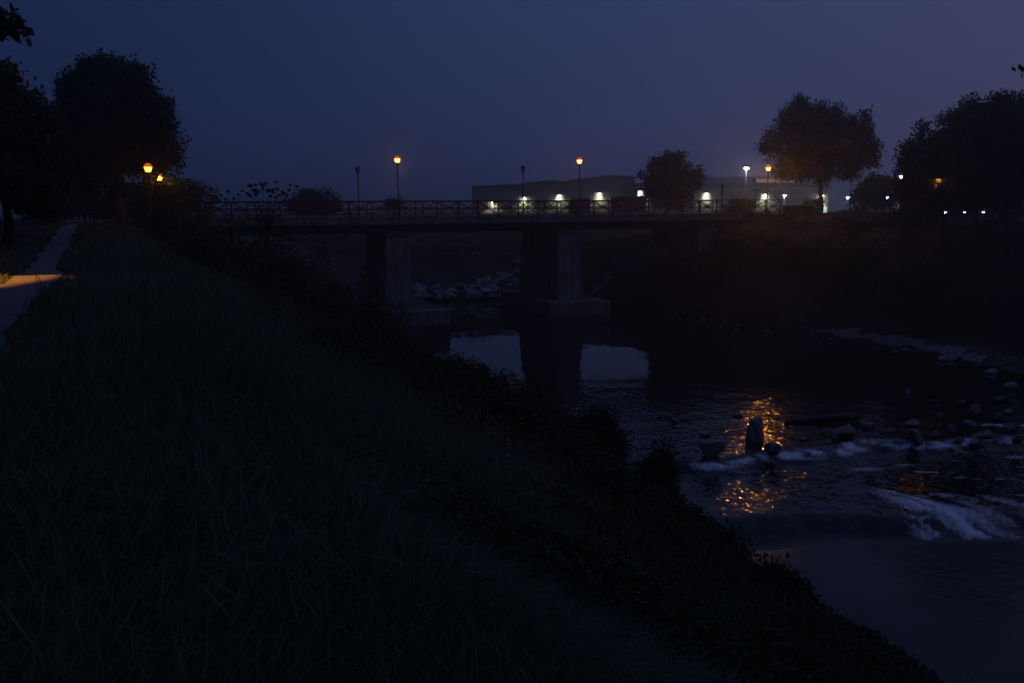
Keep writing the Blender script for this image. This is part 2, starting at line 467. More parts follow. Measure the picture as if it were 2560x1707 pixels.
foam = np.maximum(foam, .34 * np.clip((fbm(WX * 1.3, WY * 3.1, 77) - .55) * 6, 0, 1) * np.exp(-np.maximum(-d1, 0) / 1.8) * (d1 < .4))
foam = np.maximum(foam, .40 * np.clip((fbm(WX * 1.1 + WY * .6, WY * 2.2, 79) - .53) * 7, 0, 1) * smooth((WX - chute_c + .3) / 1.2) * (d1 < -1.2) * (d2 > 0))
river_me = fast_mesh('river', np.stack([WX, WY, WZ], -1).reshape(-1, 3), grid_quads(len(wx), len(wy)), shade=True)
at = river_me.attributes.new('foam', 'FLOAT', 'POINT'); at.data.foreach_set('value', foam.ravel().astype(np.float32))
rough_amp = np.clip(.30 + .8 * np.exp(-np.maximum(np.abs(d1) - 1.2, 0) / np.where(d1 > 0, 8.0, 4.0)), 0, 1) * np.clip((56 - WY) / 16, .16, 1)
rough_amp = np.where(d2 < -.5, .30, rough_amp)
churn = smooth((-.4 - d2) / 1.2) * (.55 + .9 * (fbm(WX * .5, WY * .5, 88) - .3))
at = river_me.attributes.new('ripple', 'FLOAT', 'POINT'); at.data.foreach_set('value', rough_amp.ravel().astype(np.float32))
at = river_me.attributes.new('churn', 'FLOAT', 'POINT'); at.data.foreach_set('value', churn.ravel().astype(np.float32))
wm = bpy.data.materials.new('river_water'); wm.use_nodes = True
t = wm.node_tree; b = t.nodes['Principled BSDF']
b.inputs['IOR'].default_value = 1.33; b.inputs['Specular IOR Level'].default_value = .45
fa = t.nodes.new('ShaderNodeAttribute'); fa.attribute_name = 'foam'
ra = t.nodes.new('ShaderNodeAttribute'); ra.attribute_name = 'ripple'
geo = t.nodes.new('ShaderNodeNewGeometry')
fn = t.nodes.new('ShaderNodeTexNoise'); fn.inputs['Scale'].default_value = 9; fn.inputs['Detail'].default_value = 6; fn.inputs['Roughness'].default_value = .7
t.links.new(geo.outputs['Position'], fn.inputs['Vector'])
ff = t.nodes.new('ShaderNodeMath'); ff.operation = 'MULTIPLY_ADD'; ff.inputs[1].default_value = 1.1; ff.inputs[2].default_value = -.55
t.links.new(fn.outputs['Fac'], ff.inputs[0])
fs = t.nodes.new('ShaderNodeMath'); fs.operation = 'ADD'; t.links.new(fa.outputs['Fac'], fs.inputs[0]); t.links.new(ff.outputs[0], fs.inputs[1])
fm = t.nodes.new('ShaderNodeMath'); fm.operation = 'MULTIPLY'; fm.use_clamp = True
fmr = t.nodes.new('ShaderNodeMapRange'); fmr.inputs['From Min'].default_value = .12; fmr.inputs['From Max'].default_value = .75
t.links.new(fs.outputs[0], fmr.inputs['Value'])
fq = t.nodes.new('ShaderNodeMapRange'); fq.inputs['From Min'].default_value = .03; fq.inputs['From Max'].default_value = .3
t.links.new(fa.outputs['Fac'], fq.inputs['Value'])
t.links.new(fmr.outputs[0], fm.inputs[0]); t.links.new(fq.outputs[0], fm.inputs[1])
cm = t.nodes.new('ShaderNodeMix'); cm.data_type = 'RGBA'
cm.inputs['A'].default_value = (.010, .013, .014, 1); cm.inputs['B'].default_value = (.80, .81, .83, 1)
t.links.new(fm.outputs[0], cm.inputs['Factor']); t.links.new(cm.outputs['Result'], b.inputs['Base Color'])
rm = t.nodes.new('ShaderNodeMapRange'); rq = t.nodes.new('ShaderNodeMath'); rq.operation = 'MULTIPLY_ADD'; rq.inputs[1].default_value = .050; rq.inputs[2].default_value = .025
ca = t.nodes.new('ShaderNodeAttribute'); ca.attribute_name = 'churn'
rc = t.nodes.new('ShaderNodeMath'); rc.operation = 'MULTIPLY_ADD'; rc.inputs[1].default_value = .26
t.links.new(ra.outputs['Fac'], rq.inputs[0]); t.links.new(ca.outputs['Fac'], rc.inputs[0]); t.links.new(rq.outputs[0], rc.inputs[2]); t.links.new(rc.outputs[0], rm.inputs['To Min']); rm.inputs['To Max'].default_value = .7
t.links.new(fm.outputs[0], rm.inputs['Value']); t.links.new(rm.outputs[0], b.inputs['Roughness'])
mp = t.nodes.new('ShaderNodeMapping'); mp.inputs['Scale'].default_value = (1.45, .95, 1.0)
t.links.new(geo.outputs['Position'], mp.inputs['Vector'])
w1 = t.nodes.new('ShaderNodeTexNoise'); w1.inputs['Scale'].default_value = 3.0; w1.inputs['Detail'].default_value = 1.4; w1.inputs['Roughness'].default_value = .55; w1.inputs['Distortion'].default_value = .6
w2 = t.nodes.new('ShaderNodeTexNoise'); w2.inputs['Scale'].default_value = .7; w2.inputs['Detail'].default_value = 2
t.links.new(mp.outputs[0], w1.inputs['Vector']); t.links.new(mp.outputs[0], w2.inputs['Vector'])
ws = t.nodes.new('ShaderNodeMath'); ws.operation = 'MULTIPLY_ADD'; ws.inputs[1].default_value = 1.5
t.links.new(w2.outputs['Fac'], ws.inputs[0]); t.links.new(w1.outputs['Fac'], ws.inputs[2])
wmul = t.nodes.new('ShaderNodeMath'); wmul.operation = 'MULTIPLY'
t.links.new(ws.outputs[0], wmul.inputs[0]); t.links.new(ra.outputs['Fac'], wmul.inputs[1])
bp = t.nodes.new('ShaderNodeBump'); bp.inputs['Strength'].default_value = 1.0; bp.inputs['Distance'].default_value = .038
t.links.new(wmul.outputs[0], bp.inputs['Height']); t.links.new(bp.outputs['Normal'], b.inputs['Normal'])
river_me.materials.append(wm)
river = obj('river', river_me)
tag(river, 'dark river water running over two low sills with foam', kind='structure')

# ------------------------------------------------------------------ bridge
bridge = thing('bridge', 'low concrete road bridge on tapered piers across the river', 'bridge')
def bbox(mb, s0, s1, q0, q1, z0, z1):
    v = [bpt(s, q, z) for z in (z0, z1) for q in (q0, q1) for s in (s0, s1)]
    return mb.add(v, [(0, 2, 3, 1), (4, 5, 7, 6), (0, 1, 5, 4), (2, 6, 7, 3), (0, 4, 6, 2), (1, 3, 7, 5)])
FZ0, FZ1 = DECK_Z - .50, DECK_Z + .10
bbox(MB(), S0 - .5, S1, .26, B_W - .26, DECK_Z - .32, DECK_Z - .06).build('deck_slab', M['concrete'], bridge)
bbox(MB(), S0 - .5, S1, 0, .25, FZ0, FZ1).build('edge_beam', M['concrete'], bridge)
bbox(MB(), S0 - .5, S1, B_W - .25, B_W, FZ0, FZ1).build('edge_beam', M['concrete'], bridge)
for q in (1.6, 4.2, 6.8, 9.4):
    mb = MB(); bbox(mb, S0 + .2, S1 - .2, q - .06, q + .06, DECK_Z - 1.16, DECK_Z - .33)
    bbox(mb, S0 + .2, S1 - .2, q - .22, q + .22, DECK_Z - 1.22, DECK_Z - 1.165)
    mb.build('girder', M['girder'], bridge)
def taper(sc, q0, q1, z0, z1, h0, h1, grow):
    """pier block: half width h0 at the foot, h1 at the top, ends battered by grow"""
    v = [bpt(sc - h0, q0 - grow, z0), bpt(sc + h0, q0 - grow, z0), bpt(sc + h0, q1 + grow, z0), bpt(sc - h0, q1 + grow, z0),
         bpt(sc - h1, q0, z1), bpt(sc + h1, q0, z1), bpt(sc + h1, q1, z1), bpt(sc - h1, q1, z1)]
    return v, [(0, 3, 2, 1), (4, 5, 6, 7), (0, 1, 5, 4), (1, 2, 6, 5), (2, 3, 7, 6), (3, 0, 4, 7)]
def pier(px, foot_half, foot_front, foot_z, half=1.0):
    sc = b_at(px) + .35
    mb = MB(); mb.add(*taper(sc, .9, 9.6, foot_z - .05, DECK_Z - 1.45, half * 1.22, half * .92, .38))
    p = mb.build('pier', M['pier'], bridge)
    bbox(MB(), sc - half * 1.06, sc + half * 1.06, .7, 9.8, DECK_Z - 1.45, DECK_Z - 1.225).build('pier_cap', M['concrete'], p)
    mb = MB(); mb.add(*taper(sc, -foot_front, 10.8, -2.2, foot_z - .052, foot_half * 1.03, foot_half, .1))
    mb.build('footing', M['pier'], p)
    return p
pier(986, 3.3, 2.2, 1.75, .95)
pier(1424, 2.7, 1.7, 1.85, 1.0)
pier(1776, 1.6, .5, .9, .9)
for s in (S0 - .2, S1 + .2):
    bbox(MB(), s - 1.2, s + 1.2, .3, B_W - .3, 2.0, DECK_Z - .34).build('abutment', M['pier'], bridge)
# road over the bridge and on the embankments
mb = MB()
ss = np.linspace(-120, 190, 80)
for s0, s1 in zip(ss[:-1], ss[1:]):
    mb.add([bpt(s0, 1.9, DECK_Z - .03), bpt(s1, 1.9, DECK_Z - .03), bpt(s1, B_W - 1.9, DECK_Z - .03), bpt(s0, B_W - 1.9, DECK_Z - .03)], [(0, 1, 2, 3)])
road = mb.build('road', M['road']); tag(road, 'asphalt road running over the bridge', kind='structure')
for q0, q1 in ((.26, 1.898), (B_W - 1.898, B_W - .26)):
    sw = bbox(MB(), S0 - .5, S1, q0, q1, DECK_Z - .058, DECK_Z + .09).build('walkway', M['concrete'], bridge)

# railing: posts, four rails and crossed braces in every bay
def railing(name, label, q):
    top = 1.16
    root = thing(name, label, 'railing')
    z0 = DECK_Z + .10
    n = 30; step = (S1 - S0) / n
    pm = MB(); pm.box(-.05, .05, -.04, .04, -.30, top - .04); pme = pm.mesh('post', M['rail'])
    ang = math.atan2(U.y, U.x)
    for i in range(n + 1):
        o = obj('post', pme, root, bpt(S0 + i * step, q, z0)); o.rotation_euler = (0, 0, ang)
    for zz, w, h in ((top, .09, .075), (.62, .045, .05), (.50, .045, .05), (.12, .05, .05)):
        MB().bar(bpt(S0, q, z0 + zz), bpt(S1, q, z0 + zz), w, h).build('rail', M['rail'], root)
    zc1 = MB(); zc1.bar((.05, -.018, .14), (step - .05, -.018, top - .05), .035, .075); m1 = zc1.mesh('brace', M['rail'])
    zc2 = MB(); zc2.bar((.05, .018, top - .05), (step - .05, .018, .14), .035, .075); m2 = zc2.mesh('brace', M['rail'])
    for i in range(n):
        for me in (m1, m2):
            o = obj('brace', me, root, bpt(S0 + i * step, q, z0)); o.rotation_euler = (0, 0, ang)
    return root
railing('bridge_railing', 'dark red cross-braced railing on the river side of the bridge nearer the camera', .02 - .08)
railing('bridge_railing', 'cross-braced railing on the far side of the bridge behind the road', B_W + .06)

# ------------------------------------------------------------------ street lamps of the bridge and the levee
def lamp_mesh():
    pole = MB().tube([(0, 0, 0), (0, 0, .5), (0, 0, .52), (0, 0, 4.28)], [.085, .085, .058, .045], 10)
    base = MB().lathe([(.13, 0), (.13, .04), (.095, .10), (.09, .22)], 12)
    bowl = MB().lathe([(.10, 4.29), (.15, 4.33), (.205, 4.50), (.22, 4.58)], 20)
    bulb = MB().lathe([(.02, 4.485), (.045, 4.495), (.060, 4.53), (.045, 4.565), (.02, 4.576)], 12)
    cap = MB().lathe([(.235, 4.58), (.235, 4.62), (.18, 4.72), (.09, 4.785), (.03, 4.80)], 20)
    collar = MB().lathe([(.05, 4.16), (.10, 4.22), (.16, 4.26), (.16, 4.286)], 14)
    return {k: v for k, v in dict(pole=pole, base_ring=base, lamp_bowl=bowl, bulb=bulb, lamp_cap=cap, collar=collar).items()}
def glow_glass(name, col, strength, clear):
    m = emitter(name, col, strength); t = m.node_tree; e = t.nodes['Emission']
    tr = t.nodes.new('ShaderNodeBsdfTransparent'); mx = t.nodes.new('ShaderNodeMixShader'); mx.inputs[0].default_value = 1 - clear
    t.links.new(tr.outputs[0], mx.inputs[1]); t.links.new(e.outputs[0], mx.inputs[2]); t.links.new(mx.outputs[0], t.nodes['Material Output'].inputs['Surface'])
    return m
bowl_lit = glow_glass('lit_bowl_glass', (1.0, .42, .075), 8.0, .55)
cap_lit = emitter('lit_cap_plastic', (1.0, .17, .015), .55)
def lamp_set(bulb_mat, bowl_mat, cap_mat):
    d = {}
    for k, v in lamp_mesh().items():
        d[k] = v.mesh(k, {'bulb': bulb_mat, 'lamp_bowl': bowl_mat, 'lamp_cap': cap_mat}.get(k, M['pole']), True)
    return d
bulb_lit = emitter('sodium_bulb_glass', (1.0, .42, .07), 30.0)
LM = lamp_set(bulb_lit, bowl_lit, cap_lit)
LM_off = lamp_set(M['glass_off'], M['glass_off'], M['pole'])
LM_hid = lamp_set(emitter('sodium_bulb_small', (1.0, .40, .06), 3.0), glow_glass('lit_bowl_faint', (1.0, .34, .04), .8, .5), M['pole'])
LM_dim = lamp_set(bulb_lit, glow_glass('lit_bowl_deep', (1.0, .38, .05), 6.0, .5), cap_lit)
def lamp(label, p, top, meshes=LM, group=None, watts=0):
    k = (top - p.z) / 4.8
    r = thing('street_lamp', label, 'street lamp', p, 0, group)
    r.rotation_euler = (R(random.uniform(-.6, .6)), R(random.uniform(-.6, .6)), 0)
    for n, me in meshes.items():
        o = obj(n, me, r)
        if n in ('pole',): o.scale = (1, 1, k)
        else: o.location.z = 0 if n == 'base_ring' else 4.8 * (k - 1)
    if watts:
        ld = bpy.data.lights.new('street_lamp_light', 'POINT'); ld.energy = watts; ld.color = SODIUM; ld.shadow_soft_size = .062
        lo = bpy.data.objects.new('street_lamp_light', ld); link(lo, r); lo.location = (0, 0, 4.53 + 4.8 * (k - 1))
        for c_ in r.children:
            if c_.name.startswith('bulb'): c_.scale = (.55, .55, .55); c_.location.z += 4.53 * .45
    return r
for px, lab in ((1000, 'lit orange bowl street lamp at the bridge railing, leftmost of the lit three'),
                (1454, 'lit orange bowl street lamp at the bridge railing above the middle pier'),
                (1924, 'lit orange bowl street lamp at the right end of the bridge railing')):
    s = b_at(px); p = bpt(s, .40, DECK_Z + .09)
    y = {1000: 390, 1454: 394, 1924: 413}[px]
    lamp(lab, p, at_d(px, y, p.y).z, LM, 'bridge lamps', 2000 if px == 1924 else 380)
for px, y, lab in ((897, 416, 'unlit street lamp on the far side of the bridge left of the first lit lamp'),
                   (1308, 414, 'unlit street lamp on the far side of the bridge left of the middle lit lamp')):
    r_ = ray(px, 515); q0 = B0 + V * (B_W - .4)
    t_, s_ = np.linalg.solve(np.array([[r_.x, -U.x], [r_.y, -U.y]]), [q0.x, q0.y])
    p = bpt(float(s_), B_W - .4, DECK_Z + .09)
    lamp(lab, p, at_d(px, y, p.y).z, LM_off, 'unlit lamps beyond the bridge')
for px, y, Y, lab in ((370, 408, 50, 'lit orange street lamp among the left trees, the higher of the two'),
                      (396, 432, 57, 'lit orange street lamp among the left trees, the lower of the two')):
    q = at_d(px, y, Y); p = Vector((q.x, q.y, TZ(q.x, q.y))); lamp(lab, p, q.z, LM_dim, 'lamps in the left trees', 110)
for px, y, Y, lab in ((2350, 440, 66.5, 'lit orange lamp glimpsed high through the dark trees at the right edge'),
                      (2341, 453, 67.5, 'lit orange lamp glimpsed through the dark trees just under another')):
    q = at_d(px, y, Y); p = Vector((q.x, q.y, TZ(q.x, q.y))); lamp(lab, p, q.z, LM_hid, 'lamps behind the right trees', 34 if px == 2350 else 6)

# ------------------------------------------------------------------ warehouse on the plain beyond the bridge
WD = 170.0
def wz(py, px=1700): return at_d(px, py, WD).z
def wxx(px): return at_d(px, 480, WD).x
GW = 4.5
ware = thing('warehouse', 'long pale warehouse lit by wall lamps beyond the bridge', 'warehouse', (0, 0, 0))
def wbox(name, px0, px1, z0, z1, y0, y1, mat, parent=ware):
    return MB().box(wxx(px0), wxx(px1), y0, y1, z0, z1).build(name, mat, parent)
# left wing: gabled halls side by side
prof = [(1180, 466, 1236, 463, 1300, 460), (1300, 459, 1376, 450, 1424, 455), (1424, 450, 1527, 438, 1588, 442)]
for a0, z0, a1, z1, a2, z2 in prof:
    x0, x1, x2 = wxx(a0), wxx(a1), wxx(a2)
    za, zb, zc_ = wz(z0, a0), wz(z1, a1), wz(z2, a2)
    g = 0.02
    v = [(x0 + g, WD, GW), (x2 - g, WD, GW), (x2 - g, WD, zc_ - .25), (x1, WD, zb - .25), (x0 + g, WD, za - .25)]
    v += [(p[0], WD + 45, p[2]) for p in v]
    wl = MB().add(v, [(0, 1, 2, 3, 4), (9, 8, 7, 6, 5), (1, 0, 5, 6), (2, 1, 6, 7), (0, 4, 9, 5)]).build('wall', M['wall'], ware)
    rb = MB()
    for (xa, zA), (xb, zB) in (((x0, za), (x1, zb)), ((x1, zb), (x2, zc_))):
        rb.add([(xa, WD - .4, zA - .24), (xb, WD - .4, zB - .24), (xb, WD + 45.4, zB - .24), (xa, WD + 45.4, zA - .24),
                (xa, WD - .4, zA), (xb, WD - .4, zB), (xb, WD + 45.4, zB), (xa, WD + 45.4, zA)],
               [(0, 3, 2, 1), (4, 5, 6, 7), (0, 1, 5, 4), (1, 2, 6, 5), (2, 3, 7, 6), (3, 0, 4, 7)])
    rb.build('roof', M['roof'], wl)
# right hall: wall, dark parapet band, set back roof and clerestory
wbox('wall', 1590, 2062, GW, wz(471), WD - 2.0, WD + 50, M['wall'])
wbox('parapet', 1588, 2064, wz(471) + .003, wz(459), WD - 2.15, WD + 50, M['fascia'])
x0, x1 = wxx(1592), wxx(2060)
v = [(x0, WD + 4, wz(459) + .003), (x1, WD + 4, wz(459) + .003), (x1, WD + 46, wz(459) + .003), (x0, WD + 46, wz(459) + .003),
     (x0 + 9, WD + 14, wz(437)), (x1 - 4, WD + 14, wz(437)), (x1 - 4, WD + 40, wz(437)), (x0 + 9, WD + 40, wz(437))]
MB().add(v, [(0, 3, 2, 1), (4, 5, 6, 7), (0, 1, 5, 4), (1, 2, 6, 5), (2, 3, 7, 6), (3, 0, 4, 7)]).build('upper_roof', M['roof'], ware)
# vertical cladding seams of the walls
sm = MB().box(-.03, .03, -.045, 0, 0, 1).mesh('cladding_seam', M['fascia'])
for px in range(1196, 2060, 24):
    yy = WD if px < 1590 else WD - 2.0
    if abs(px - 1590) < 6: continue
    o = obj('cladding_seam', sm, ware, (wxx(px), yy - .002, GW)); o.scale.z = (wz(475) - GW) if px > 1590 else (wz(468) - GW)
cl = wbox('clerestory', 1894, 2004, wz(467), wz(445), WD + 2.0, WD + 3.9, M['fascia'])
n = 12
for i in range(n):
    a_, b_ = 1898 + i * 102 / n, 1898 + (i + 1) * 102 / n - 1.6
    for (u0, u1) in ((464.5, 456.8), (456.0, 447.5)):
        MB().box(wxx(a_), wxx(b_), WD + 1.93, WD + 1.998, wz(u0), wz(u1)).build('pane', M['window'], cl)
# dock doors along the wall
for px in (1262, 1345, 1445, 1548, 1680, 1838):
    yy = WD if px < 1590 else WD - 2.0
    d = MB().box(wxx(px - 16), wxx(px + 16), yy - .10, yy - .003, GW + .02, GW + 3.6).build('dock_door', M['fascia'], ware)
    for k in range(1, 6):
        MB().box(wxx(px - 15.6), wxx(px + 15.6), yy - .13, yy - .102, GW + .6 * k - .03, GW + .6 * k + .03).build('door_rib', M['mullion'], d)
# lettering and emblem on the wall
def text(body, px0, px1, py, parent):
    c = bpy.data.curves.new('lettering', 'FONT'); c.body = body; c.size = 1.0; c.extrude = .02; c.space_character = 1.12
    c.materials.append(M['print'])
    tmp = bpy.data.objects.new('lettering_curve', c); link(tmp)
    bpy.context.view_layer.update()
    me = bpy.data.meshes.new_from_object(tmp.evaluated_get(bpy.context.evaluated_depsgraph_get()))
    bpy.data.objects.remove(tmp); me.name = 'lettering'; me.materials.clear(); me.materials.append(M['print'])
    o = obj('lettering', me, parent)
    w = max(v_.co.x for v_ in me.vertices)
    k = (wxx(px1) - wxx(px0)) / max(w, .1)
    o.location = (wxx(px0), WD - 2.03, wz(py)); o.rotation_euler = (math.pi / 2, 0, 0); o.scale = (k, k, 1)
    return o
text('tiero dal chiese', 1962, 2058, 505, ware)
em = MB()
ex, ez = wxx(1936), wz(492)
def arc(mb, r, w, a0, a1, n=22):
    v = []; f = []
    for i in range(n + 1):
        t = R(a0 + (a1 - a0) * i / n)
        for rr in (r - w, r + w):
            for yy in (WD - 2.05, WD - 2.003): v.append((ex + rr * math.cos(t), yy, ez + rr * math.sin(t)))
    for i in range(n):
        k = i * 4
        f += [(k, k + 2, k + 6, k + 4), (k + 1, k + 5, k + 7, k + 3), (k, k + 4, k + 5, k + 1), (k + 2, k + 3, k + 7, k + 6)]
    mb.add(v, f)
e1 = MB(); arc(e1, .95, .13, 12, 165); e1.build('emblem', M['print'], ware)
e2 = MB(); arc(e2, .50, .12, 40, 320); e2.build('emblem', M['print'], ware)

# wall lamps that wash the cladding
hm = MB().box(-.22, .22, -.34, .10, 0, .14).mesh('housing', M['pole'])
lm_ = MB().box(-.17, .17, -.30, .06, -.05, -.002).mesh('lens', M['wallamp'])
names = [(1232, 506, 'leftmost lit wall lamp of the pale warehouse, low over the bridge railing'),
         (1311, 495, 'lit wall lamp on the warehouse just right of the unlit bridge lamp'),
         (1398, 489, 'lit wall lamp on the warehouse left of the middle bridge lamp'),
         (1498, 484, 'lit wall lamp on the warehouse right of the middle bridge lamp'),
         (1600, 479, 'lit wall lamp on the warehouse beside the small dark tree'),
         (1766, 484, 'lit wall lamp on the warehouse left of the tall white floodlight'),
         (1913, 487, 'lit wall lamp on the warehouse below the right bridge lamp')]
for px, py, lab in names:
    yy = WD if px < 1590 else WD - 2.0
    p = at_d(px, py, yy - .12)
    r = thing('wall_lamp', lab, 'wall lamp', p, 0, 'wall lamps of the warehouse')
    obj('housing', hm, r); obj('lens', lm_, r)
    ld = bpy.data.lights.new('wall_lamp_light', 'SPOT'); ld.energy = 380; ld.color = (.97, 1.0, .62); ld.spot_size = R(120); ld.spot_blend = .9; ld.shadow_soft_size = .12
    lo = bpy.data.objects.new('wall_lamp_light', ld); link(lo, r); lo.location = (0, -.55, -.10); lo.rotation_euler = (R(14), 0, 0)

# ------------------------------------------------------------------ cold white lamps beyond the right bank
def flood(label, px, py, Y, strength_mat, size=.16, pole=True):
    q = at_d(px, py, Y); g = TZ(q.x, q.y)
    r = thing('floodlight', label, 'floodlight', (q.x, q.y, g), 0, 'cold white lamps beyond the bridge')
    h = q.z - g
    MB().tube([(0, 0, 0), (0, 0, h * .5), (0, 0, h - size * .2)], [.09, .07, .05], 8).build('pole', M['white'], r)
    MB().lathe([(size * 1.05, .02), (size * .8, size * .7), (.05, size)], 14).build('lamp_head', M['pole'], r, (0, -.1, h))
    MB().lathe([(size * .25, -size * .8), (size * .75, -size * .55), (size, -.05), (size, .015)], 14).build('lens', strength_mat, r, (0, -.1, h))
    MB().lathe([(.16, 0), (.16, .05), (.10, .12)], 10).build('base_plate', M['pole'], r)
    return r
cold2 = emitter('cold_lamp_small', (.92, .97, 1.0), 170.0)
flood('tall white floodlight on a pale pole left of the orange bridge lamp', 1866, 420, 120, M['cold'], .30)
flood('white lamp on a pole in front of the warehouse lettering', 1961, 489, 140, cold2, .22)
flood('white lamp on a thin pole right of the big tree trunk', 2119, 493, 150, cold2, .22)
flood('low white lamp close to the ground right of the big tree trunk', 2101, 537, 150, M['cold'], .26)
flood('white lamp beside the small tree at the edge of the dark trees', 2219, 493, 140, cold2, .22)
flood('white lamp showing high at the left edge of the dark right trees', 2252, 441, 140, cold2, .22)
flood('white lamp low between the right trunks, first from the left', 2363, 531, 140, cold2, .2)
flood('white lamp low between the right trunks, second from the left', 2411, 530, 140, cold2, .2)
flood('white lamp low between the right trunks, third from the left', 2457, 530, 150, cold2, .15)
flood('white lamp low between the right trunks, fourth from the left', 2481, 532, 150, cold2, .12)
# lit corner of the warehouse
corner = thing('wall_lamp', 'bright lamp at the far right corner of the warehouse behind the big tree', 'wall lamp', at_d(2056, 489, WD - 2.6), 0, 'wall lamps of the warehouse')
obj('housing', hm, corner); obj('lens', lm_, corner)
ld = bpy.data.lights.new('wall_lamp_light', 'SPOT'); ld.energy = 2500; ld.color = (.9, 1.0, .85); ld.spot_size = R(70); ld.spot_blend = .6; ld.shadow_soft_size = .1
lo = bpy.data.objects.new('wall_lamp_light', ld); link(lo, corner); lo.location = (.1, -.35, -.1); lo.rotation_euler = (R(6), 0, 0)

# unlit poles, sign and parked lorries behind the railing
def dark_pole(name, label, cat, px, py, Y, kind):
    q = at_d(px, py, Y); g = TZ(q.x, q.y) if bq(q.x, q.y) > B_W + 1 else DECK_Z - .2
    r = thing(name, label, cat, (q.x, q.y, g)); h = q.z - g
    MB().tube([(0, 0, 0), (0, 0, h * .5), (0, 0, h)], [.08, .065, .05], 8).build('pole', M['pole'], r)
    if kind == 'tee':
        MB().bar((-.55, 0, h + .03), (.40, 0, h + .06), .22, .12).build('lamp_head', M['pole'], r)
        MB().lathe([(.07, -.10), (.12, -.06), (.08, 0)], 10).build('bracket', M['pole'], r, (0, 0, h))
    else:
        MB().box(-.14, .14, -.05, -.02, h - 1.2, h + .02).build('sign_plate', M['signback'], r)
        for zz in (h - .9, h - .3): MB().box(-.09, .09, -.02, .07, zz - .03, zz + .03).build('clamp', M['pole'], r)
    return r
dark_pole('street_lamp', 'unlit lamp with a flat T-shaped head beside the small dark tree', 'street lamp', 1733, 437, 95, 'tee')
dark_pole('road_sign', 'dark narrow road sign on a pole seen edge-on behind the railing', 'road sign', 1806, 461, 96, 'sign')
dark_pole('street_lamp', 'short unlit lamp post in front of the warehouse left of its emblem', 'street lamp', 1891, 476, 112, 'tee')
dark_pole('utility_pole', 'dark utility pole right of the white lamp beyond the big tree', 'utility pole', 2128, 440, 118, 'tee')
def lorry(label, px0, px1, py, step):
    """dark box lorry standing on the low levee road behind the bridge"""
    Yl = 112.0
    for _ in range(4):                                   # stand it on the crest of that levee
        x_ = at_d((px0 + px1) / 2, py, Yl).x; Yl += (B_W + 36 - bq(x_, Yl)) / V.y
    a_, b_ = at_d(px0, py, Yl), at_d(px1, py, Yl); g = TZ((a_.x + b_.x) / 2, Yl); L = b_.x - a_.x; h = a_.z - g
    r = thing('parked_lorry', label, 'lorry', ((a_.x + b_.x) / 2, Yl, g), 0, 'lorries parked behind the bridge')
    x0 = -L / 2 + step
    MB().box(x0, L / 2, -1.2, 1.2, .95, h).build('cargo_box', M['truck'], r)
    for xx in (x0, L / 2):
        MB().box(xx - .05, xx + .05, -1.24, -1.203, .95, h).build('corner_post', M['pole'], r)
    c_ = MB().box(-L / 2, x0 - .02, -1.15, 1.15, .5, h - .12).build('cab', M['cab'], r)
    MB().box(-L / 2 + .1, x0 - .12, -1.18, -1.153, h * .55, h * .8).build('side_window', M['glass'], c_)
    MB().box(-L / 2 + .05, L / 2 - .05, -.5, .5, .62, .945).build('chassis', M['pole'], r)
    for xx in (-L / 2 + .55, L / 2 - .6):
        for yy in (-1.02, 1.02):
            w_ = MB().tube([(xx, yy - .14, .48), (xx, yy + .14, .48)], .48, 14).build('wheel', M['tyre'], r)
            MB().tube([(xx, yy - .165, .48), (xx, yy - .142, .48)], .25, 12).build('rim', M['signback'], w_)
lorry('dark box lorry behind the railing just right of the middle orange lamp, the narrower one', 1422, 1473, 496, .9)
lorry('dark box lorry behind the railing beside the small tree, the longer one', 1525, 1611, 491, 1.1)
a_ = bpt(S1 + .55, .2, 0); b_ = bpt(S1 + 3.3, .2, 0)
lw = thing('parapet_wall', 'low dark wall at the right end of the bridge railing', 'wall', (a_.x, a_.y, DECK_Z - .3), math.atan2(U.y, U.x))
MB().box(0, 2.75, -.15, .15, 0, .95).build('wall_body', M['girder'], lw)
MB().box(-.05, 2.8, -.2, .2, .953, 1.05).build('coping', M['girder'], lw)

